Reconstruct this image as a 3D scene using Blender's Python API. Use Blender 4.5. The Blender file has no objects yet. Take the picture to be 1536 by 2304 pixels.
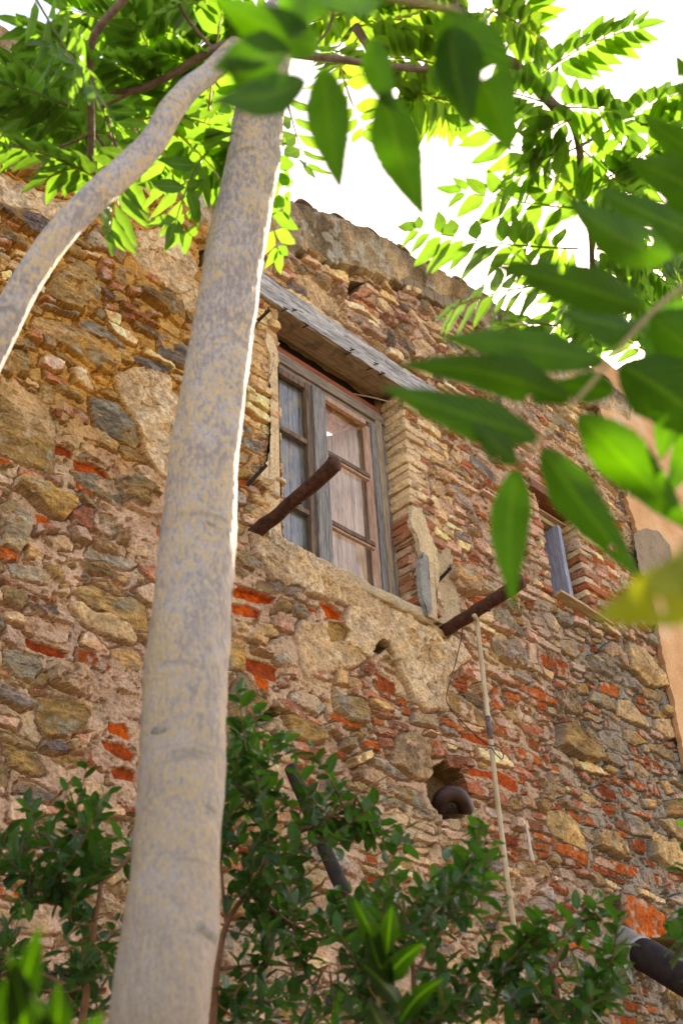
import bpy, bmesh, math, random
import numpy as np
from mathutils import Vector, Matrix

SC = bpy.context.scene
COL = SC.collection
rnd = random.Random(7)

# ------------------------------------------------------------------ camera
AX = np.array([0.71024255, 0.38364778, 0.59022868])    # wall direction in camera axes (right, down, forward)
AU = np.array([-0.04684678, -0.81082668, 0.5834085])   # world up
AY = np.array([-0.70239654, 0.44201185, 0.55791095])   # into the wall
FPX = 2627.7
EYE = np.array([0.0, 0.0, 1.6])
cd = bpy.data.cameras.new('camera'); cam = bpy.data.objects.new('camera', cd); COL.objects.link(cam)
SC.camera = cam
W2C = np.stack([AX, AY, AU], 1)                         # columns: world axes in camera coords
right, down, fwd = W2C[0], W2C[1], W2C[2]               # rows = camera axes in world coords
M = Matrix(((right[0], -down[0], -fwd[0], EYE[0]),
            (right[1], -down[1], -fwd[1], EYE[1]),
            (right[2], -down[2], -fwd[2], EYE[2]),
            (0, 0, 0, 1)))
cam.matrix_world = M
cd.sensor_fit = 'VERTICAL'; cd.sensor_height = 36.0; cd.sensor_width = 24.0
cd.lens = FPX / 2304 * 36.0
cd.clip_start = 0.05; cd.clip_end = 2000
cd.dof.use_dof = True; cd.dof.focus_distance = 7.9; cd.dof.aperture_fstop = 5.4; cd.dof.aperture_blades = 7
SC.render.resolution_x = 682; SC.render.resolution_y = 1024

# ------------------------------------------------------------------ sky, sun, exposure
SUN = Vector((2.2, 0.80, 2.05)).normalized()
w = bpy.data.worlds.new("World"); SC.world = w; w.use_nodes = True
nt = w.node_tree; nt.nodes.clear()
sky = nt.nodes.new('ShaderNodeTexSky'); sky.sky_type = 'NISHITA'; sky.sun_disc = False
sky.sun_elevation = math.asin(SUN.z); sky.sun_rotation = math.atan2(SUN.x, SUN.y)
sky.air_density = 1.0; sky.dust_density = 1.2; sky.ozone_density = 1.0
bg = nt.nodes.new('ShaderNodeBackground'); bg.inputs[1].default_value = 0.15
out = nt.nodes.new('ShaderNodeOutputWorld')
nt.links.new(sky.outputs[0], bg.inputs[0]); nt.links.new(bg.outputs[0], out.inputs[0])
sl = bpy.data.lights.new('sun', 'SUN'); sl.energy = 5.0; sl.angle = math.radians(0.5); sl.color = (1.0, 0.95, 0.86)
so = bpy.data.objects.new('sun', sl); COL.objects.link(so)
so.rotation_euler = SUN.to_track_quat('Z', 'Y').to_euler()
VS = SC.view_settings
VS.view_transform = 'Standard'; VS.look = 'None'; VS.gamma = 1.0; VS.exposure = 2.03
VS.use_white_balance = True; VS.white_balance_temperature = 8700; VS.white_balance_tint = 22

# ------------------------------------------------------------------ helpers
WY = 4.5
def ray(px, py):
    d = np.array([px - 768.0, py - 1152.0, FPX])
    return np.array([d @ AX, d @ AY, d @ AU])
def PD(px, py, D=WY):           # point on the plane y = D
    r = ray(px, py); return EYE + r / r[1] * D
def PZ(px, py, z):              # point at camera depth z
    return EYE + ray(px, py) / FPX * z
def V(a): return Vector((float(a[0]), float(a[1]), float(a[2])))

def tag(o, label=None, cat=None, group=None, kind=None):
    if label: o['label'] = label
    if cat: o['category'] = cat
    if group: o['group'] = group
    if kind: o['kind'] = kind
    return o
def empty(name, loc=(0, 0, 0)):
    o = bpy.data.objects.new(name, None); o.location = loc; COL.objects.link(o); return o
def link(name, me, mat=None, parent=None, smooth=True):
    o = bpy.data.objects.new(name, me); COL.objects.link(o)
    if mat: me.materials.append(mat)
    if parent is not None:
        o.parent = parent
        q = parent; off = Vector((0, 0, 0))
        while q is not None:
            off += q.location; q = q.parent
        o.location = -off
    if smooth: me.shade_smooth()
    else: me.shade_flat()
    return o
class MB:
    """collects quads / tris with a colour per vertex and a uv per vertex"""
    def __init__(s): s.v = []; s.f = []; s.c = []; s.u = []
    def add(s, vs, fs, col=(1, 1, 1), uvs=None):
        n = len(s.v); s.v += [tuple(map(float, p)) for p in vs]
        s.f += [tuple(i + n for i in f) for f in fs]
        if isinstance(col, list): s.c += [tuple(c) for c in col]
        else: s.c += [tuple(col)] * len(vs)
        s.u += uvs if uvs else [(0.0, 0.0)] * len(vs)
    def mesh(s, name):
        me = bpy.data.meshes.new(name); me.from_pydata(s.v, [], s.f); me.update()
        a = me.color_attributes.new('col', 'FLOAT_COLOR', 'POINT')
        arr = np.ones((len(s.v), 4), dtype=np.float32); arr[:, :3] = np.array(s.c, dtype=np.float32).reshape(-1, 3)
        a.data.foreach_set('color', arr.ravel())
        b = me.attributes.new('uvp', 'FLOAT_VECTOR', 'POINT')
        uu = np.zeros((len(s.v), 3), dtype=np.float32); uu[:, :2] = np.array(s.u, dtype=np.float32).reshape(-1, 2)
        b.data.foreach_set('vector', uu.ravel())
        return me
    def build(s, name, mat, parent=None, smooth=True):
        return link(name, s.mesh(name), mat, parent, smooth)

# --- value noise in numpy
def lattice(seed, n=64):
    return np.random.RandomState(seed).rand(n, n).astype(np.float32)
_L = {}
def vn(x, z, seed):
    if seed not in _L: _L[seed] = lattice(seed)
    L = _L[seed]; n = 64
    xi = np.floor(x).astype(np.int64); zi = np.floor(z).astype(np.int64)
    fx = x - xi; fz = z - zi
    fx = fx * fx * fx * (fx * (fx * 6 - 15) + 10); fz = fz * fz * fz * (fz * (fz * 6 - 15) + 10)
    a = L[xi % n, zi % n]; b = L[(xi + 1) % n, zi % n]; c = L[xi % n, (zi + 1) % n]; d = L[(xi + 1) % n, (zi + 1) % n]
    return (a * (1 - fx) + b * fx) * (1 - fz) + (c * (1 - fx) + d * fx) * fz
def fbm(x, z, freq, seed, octv=4, gain=0.5, ax=1.0, az=1.0):
    s = 0; a = 1; t = 0
    for i in range(octv):
        s = s + a * (vn(x * freq * ax + 13.7 * i, z * freq * az + 7.3 * i, seed + i) * 2 - 1); t += a; a *= gain; freq *= 2.03
    return s / t

# --- materials
def newmat(name):
    m = bpy.data.materials.new(name); m.use_nodes = True
    m.node_tree.nodes.clear(); return m, m.node_tree
def N(t, typ, **kw):
    n = t.nodes.new(typ)
    for k, v in kw.items():
        if k == 'ins':
            for kk, vv in v.items(): n.inputs[kk].default_value = vv
        else: setattr(n, k, v)
    return n
def mixrgb(t, mode, fac, a, b):
    n = t.nodes.new('ShaderNodeMix'); n.data_type = 'RGBA'; n.blend_type = mode
    for sock, val in ((n.inputs[0], fac), (n.inputs[6], a), (n.inputs[7], b)):
        if hasattr(val, 'is_linked') or hasattr(val, 'links'): t.links.new(val, sock)
        else: sock.default_value = val
    return n.outputs[2]
def ramp(t, src, stops):
    n = t.nodes.new('ShaderNodeValToRGB'); e = n.color_ramp.elements
    while len(e) > 1: e.remove(e[0])
    e[0].position = stops[0][0]; e[0].color = stops[0][1]
    for p, c in stops[1:]:
        k = e.new(p); k.color = c
    t.links.new(src, n.inputs[0]); return n.outputs[0]
def g(v): return (v, v, v, 1)

def mat_masonry(name='masonry', fine=1.0):
    m, t = newmat(name)
    co = N(t, 'ShaderNodeNewGeometry')
    at = N(t, 'ShaderNodeAttribute', attribute_name='col')
    n1 = N(t, 'ShaderNodeTexNoise', ins={'Scale': 55, 'Detail': 6, 'Roughness': 0.7})
    n2 = N(t, 'ShaderNodeTexNoise', ins={'Scale': 9, 'Detail': 5, 'Roughness': 0.6})
    n3 = N(t, 'ShaderNodeTexVoronoi', ins={'Scale': 130})
    for n in (n1, n2, n3): t.links.new(co.outputs['Position'], n.inputs['Vector'])
    c = mixrgb(t, 'MULTIPLY', 1.0, at.outputs['Color'], ramp(t, n1.outputs[0], [(0.3, g(0.66)), (0.5, g(1.0)), (0.7, g(1.3))]))
    c = mixrgb(t, 'MULTIPLY', 1.0, c, ramp(t, n2.outputs[0], [(0.3, (0.82, 0.78, 0.75, 1)), (0.5, g(1.0)), (0.7, (1.16, 1.12, 1.05, 1))]))
    c = mixrgb(t, 'MULTIPLY', 0.4, c, ramp(t, n3.outputs['Distance'], [(0.0, g(0.5)), (0.22, g(1.0)), (1.0, g(1.05))]))
    b1 = N(t, 'ShaderNodeBump', ins={'Strength': 1.0 * fine, 'Distance': 0.022}); t.links.new(n1.outputs[0], b1.inputs['Height'])
    b2 = N(t, 'ShaderNodeBump', ins={'Strength': 0.8, 'Distance': 0.05}); t.links.new(n2.outputs[0], b2.inputs['Height'])
    t.links.new(b1.outputs[0], b2.inputs['Normal'])
    p = N(t, 'ShaderNodeBsdfPrincipled', ins={'Roughness': 0.92, 'Specular IOR Level': 0.2})
    t.links.new(c, p.inputs['Base Color']); t.links.new(b2.outputs[0], p.inputs['Normal'])
    o = N(t, 'ShaderNodeOutputMaterial'); t.links.new(p.outputs[0], o.inputs[0]); return m

def mat_wood(name, dark, light, stretch=(1, 1, 0.06), scale=60, streak=None, rough=0.85, crack=0.5):
    m, t = newmat(name)
    tc = N(t, 'ShaderNodeNewGeometry'); mp = N(t, 'ShaderNodeMapping'); mp.inputs['Scale'].default_value = stretch
    t.links.new(tc.outputs['Position'], mp.inputs[0])
    n1 = N(t, 'ShaderNodeTexNoise', ins={'Scale': scale, 'Detail': 6, 'Roughness': 0.65, 'Distortion': 0.4})
    n2 = N(t, 'ShaderNodeTexNoise', ins={'Scale': scale * 3.2, 'Detail': 3, 'Roughness': 0.6})
    n3 = N(t, 'ShaderNodeTexNoise', ins={'Scale': 7, 'Detail': 4})
    for n in (n1, n2): t.links.new(mp.outputs[0], n.inputs['Vector'])
    t.links.new(tc.outputs['Position'], n3.inputs['Vector'])
    c = ramp(t, n1.outputs[0], [(0.3, (*dark, 1)), (0.7, (*light, 1))])
    c = mixrgb(t, 'MULTIPLY', crack, c, ramp(t, n2.outputs[0], [(0.36, g(0.25)), (0.48, g(1.0)), (0.8, g(1.25))]))
    if streak: c = mixrgb(t, 'MIX', ramp(t, n3.outputs[0], [(0.5, g(0)), (0.68, g(0.75))]), c, (*streak, 1))
    b = N(t, 'ShaderNodeBump', ins={'Strength': 0.7, 'Distance': 0.006}); t.links.new(n1.outputs[0], b.inputs['Height'])
    b2 = N(t, 'ShaderNodeBump', ins={'Strength': 0.5, 'Distance': 0.003}); t.links.new(n2.outputs[0], b2.inputs['Height']); t.links.new(b.outputs[0], b2.inputs['Normal'])
    p = N(t, 'ShaderNodeBsdfPrincipled', ins={'Roughness': rough, 'Specular IOR Level': 0.25})
    t.links.new(c, p.inputs['Base Color']); t.links.new(b2.outputs[0], p.inputs['Normal'])
    o = N(t, 'ShaderNodeOutputMaterial'); t.links.new(p.outputs[0], o.inputs[0]); return m

def mat_rough(name, ca, cb, scale=20, rough=0.8, bump=0.4, metal=0.0, spec=0.3):
    m, t = newmat(name)
    tc = N(t, 'ShaderNodeNewGeometry')
    n1 = N(t, 'ShaderNodeTexNoise', ins={'Scale': scale, 'Detail': 7, 'Roughness': 0.65}); t.links.new(tc.outputs['Position'], n1.inputs['Vector'])
    c = ramp(t, n1.outputs[0], [(0.3, (*ca, 1)), (0.7, (*cb, 1))])
    b = N(t, 'ShaderNodeBump', ins={'Strength': bump, 'Distance': 0.01}); t.links.new(n1.outputs[0], b.inputs['Height'])
    p = N(t, 'ShaderNodeBsdfPrincipled', ins={'Roughness': rough, 'Metallic': metal, 'Specular IOR Level': spec})
    t.links.new(c, p.inputs['Base Color']); t.links.new(b.outputs[0], p.inputs['Normal'])
    o = N(t, 'ShaderNodeOutputMaterial'); t.links.new(p.outputs[0], o.inputs[0]); return m

def mat_leaf(name, base, trans, tmix=0.5, rough=0.45, spec=0.4, vein=(0.3, 0.4, 0.1)):
    """leaf colour varies per leaflet (col attribute multiplies); uvp.x = across (-1..1), uvp.y = along (0..1)"""
    m, t = newmat(name)
    at = N(t, 'ShaderNodeAttribute', attribute_name='col'); uv = N(t, 'ShaderNodeAttribute', attribute_name='uvp')
    sp = N(t, 'ShaderNodeSeparateXYZ'); t.links.new(uv.outputs['Vector'], sp.inputs[0])
    ab = N(t, 'ShaderNodeMath', operation='ABSOLUTE'); t.links.new(sp.outputs[0], ab.inputs[0])
    mid = ramp(t, ab.outputs[0], [(0.0, g(1)), (0.06, g(0.8)), (0.13, g(0))])
    # side veins
    k = N(t, 'ShaderNodeMath', operation='MULTIPLY_ADD'); t.links.new(ab.outputs[0], k.inputs[0]); k.inputs[1].default_value = -0.28; t.links.new(sp.outputs[1], k.inputs[2])
    k2 = N(t, 'ShaderNodeMath', operation='MULTIPLY'); t.links.new(k.outputs[0], k2.inputs[0]); k2.inputs[1].default_value = 75
    k3 = N(t, 'ShaderNodeMath', operation='SINE'); t.links.new(k2.outputs[0], k3.inputs[0])
    side = ramp(t, k3.outputs[0], [(0.7, g(0)), (1.0, g(0.4))])
    geo = N(t, 'ShaderNodeNewGeometry')
    n1 = N(t, 'ShaderNodeTexNoise', ins={'Scale': 40, 'Detail': 3}); t.links.new(geo.outputs['Position'], n1.inputs['Vector'])
    var = ramp(t, n1.outputs[0], [(0.3, g(0.8)), (0.7, g(1.15))])
    cb = mixrgb(t, 'MULTIPLY', 1.0, (*base, 1), at.outputs['Color']); cb = mixrgb(t, 'MULTIPLY', 1.0, cb, var)
    ct = mixrgb(t, 'MULTIPLY', 1.0, (*trans, 1), at.outputs['Color']); ct = mixrgb(t, 'MULTIPLY', 1.0, ct, var)
    vv = N(t, 'ShaderNodeMath', operation='MAXIMUM'); t.links.new(mid, vv.inputs[0]); t.links.new(side, vv.inputs[1])
    cb = mixrgb(t, 'MIX', vv.outputs[0], cb, (*vein, 1)); ct = mixrgb(t, 'MIX', vv.outputs[0], ct, tuple(x * 1.1 for x in trans) + (1,))
    bm_ = N(t, 'ShaderNodeBump', ins={'Strength': 0.35, 'Distance': 0.003}); t.links.new(k3.outputs[0], bm_.inputs['Height'])
    p = N(t, 'ShaderNodeBsdfPrincipled', ins={'Roughness': rough, 'Specular IOR Level': spec})
    tr = N(t, 'ShaderNodeBsdfTranslucent'); t.links.new(cb, p.inputs['Base Color']); t.links.new(ct, tr.inputs[0])
    t.links.new(bm_.outputs[0], p.inputs['Normal'])
    mx = N(t, 'ShaderNodeMixShader'); mx.inputs[0].default_value = tmix
    t.links.new(p.outputs[0], mx.inputs[1]); t.links.new(tr.outputs[0], mx.inputs[2])
    o = N(t, 'ShaderNodeOutputMaterial'); t.links.new(mx.outputs[0], o.inputs[0]); return m

MAS = mat_masonry()

# ------------------------------------------------------------------ GROUND
gme = bpy.data.meshes.new('ground')
gme.from_pydata([(-300, -300, 0), (300, -300, 0), (300, 300, 0), (-300, 300, 0)], [], [(0, 1, 2, 3)])
ground = link('ground', gme, mat_rough('dry_earth', (.07, .06, .035), (.15, .12, .07), 3.0, .95, .5), None, False)
tag(ground, kind='structure')
# ================================================================== THE RUINED HOUSE
house = tag(empty('ruined_house', (5.0, WY, 0.0)), 'crumbling rubble and brick house wall with a weathered wooden window under a grey beam', 'building')

OPEN1 = (4.20, 5.50, 5.80, 7.86)     # main window opening: x0, x1, z0, z1
OPEN2 = (7.25, 7.80, 6.62, 7.66)     # small window opening
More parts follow.
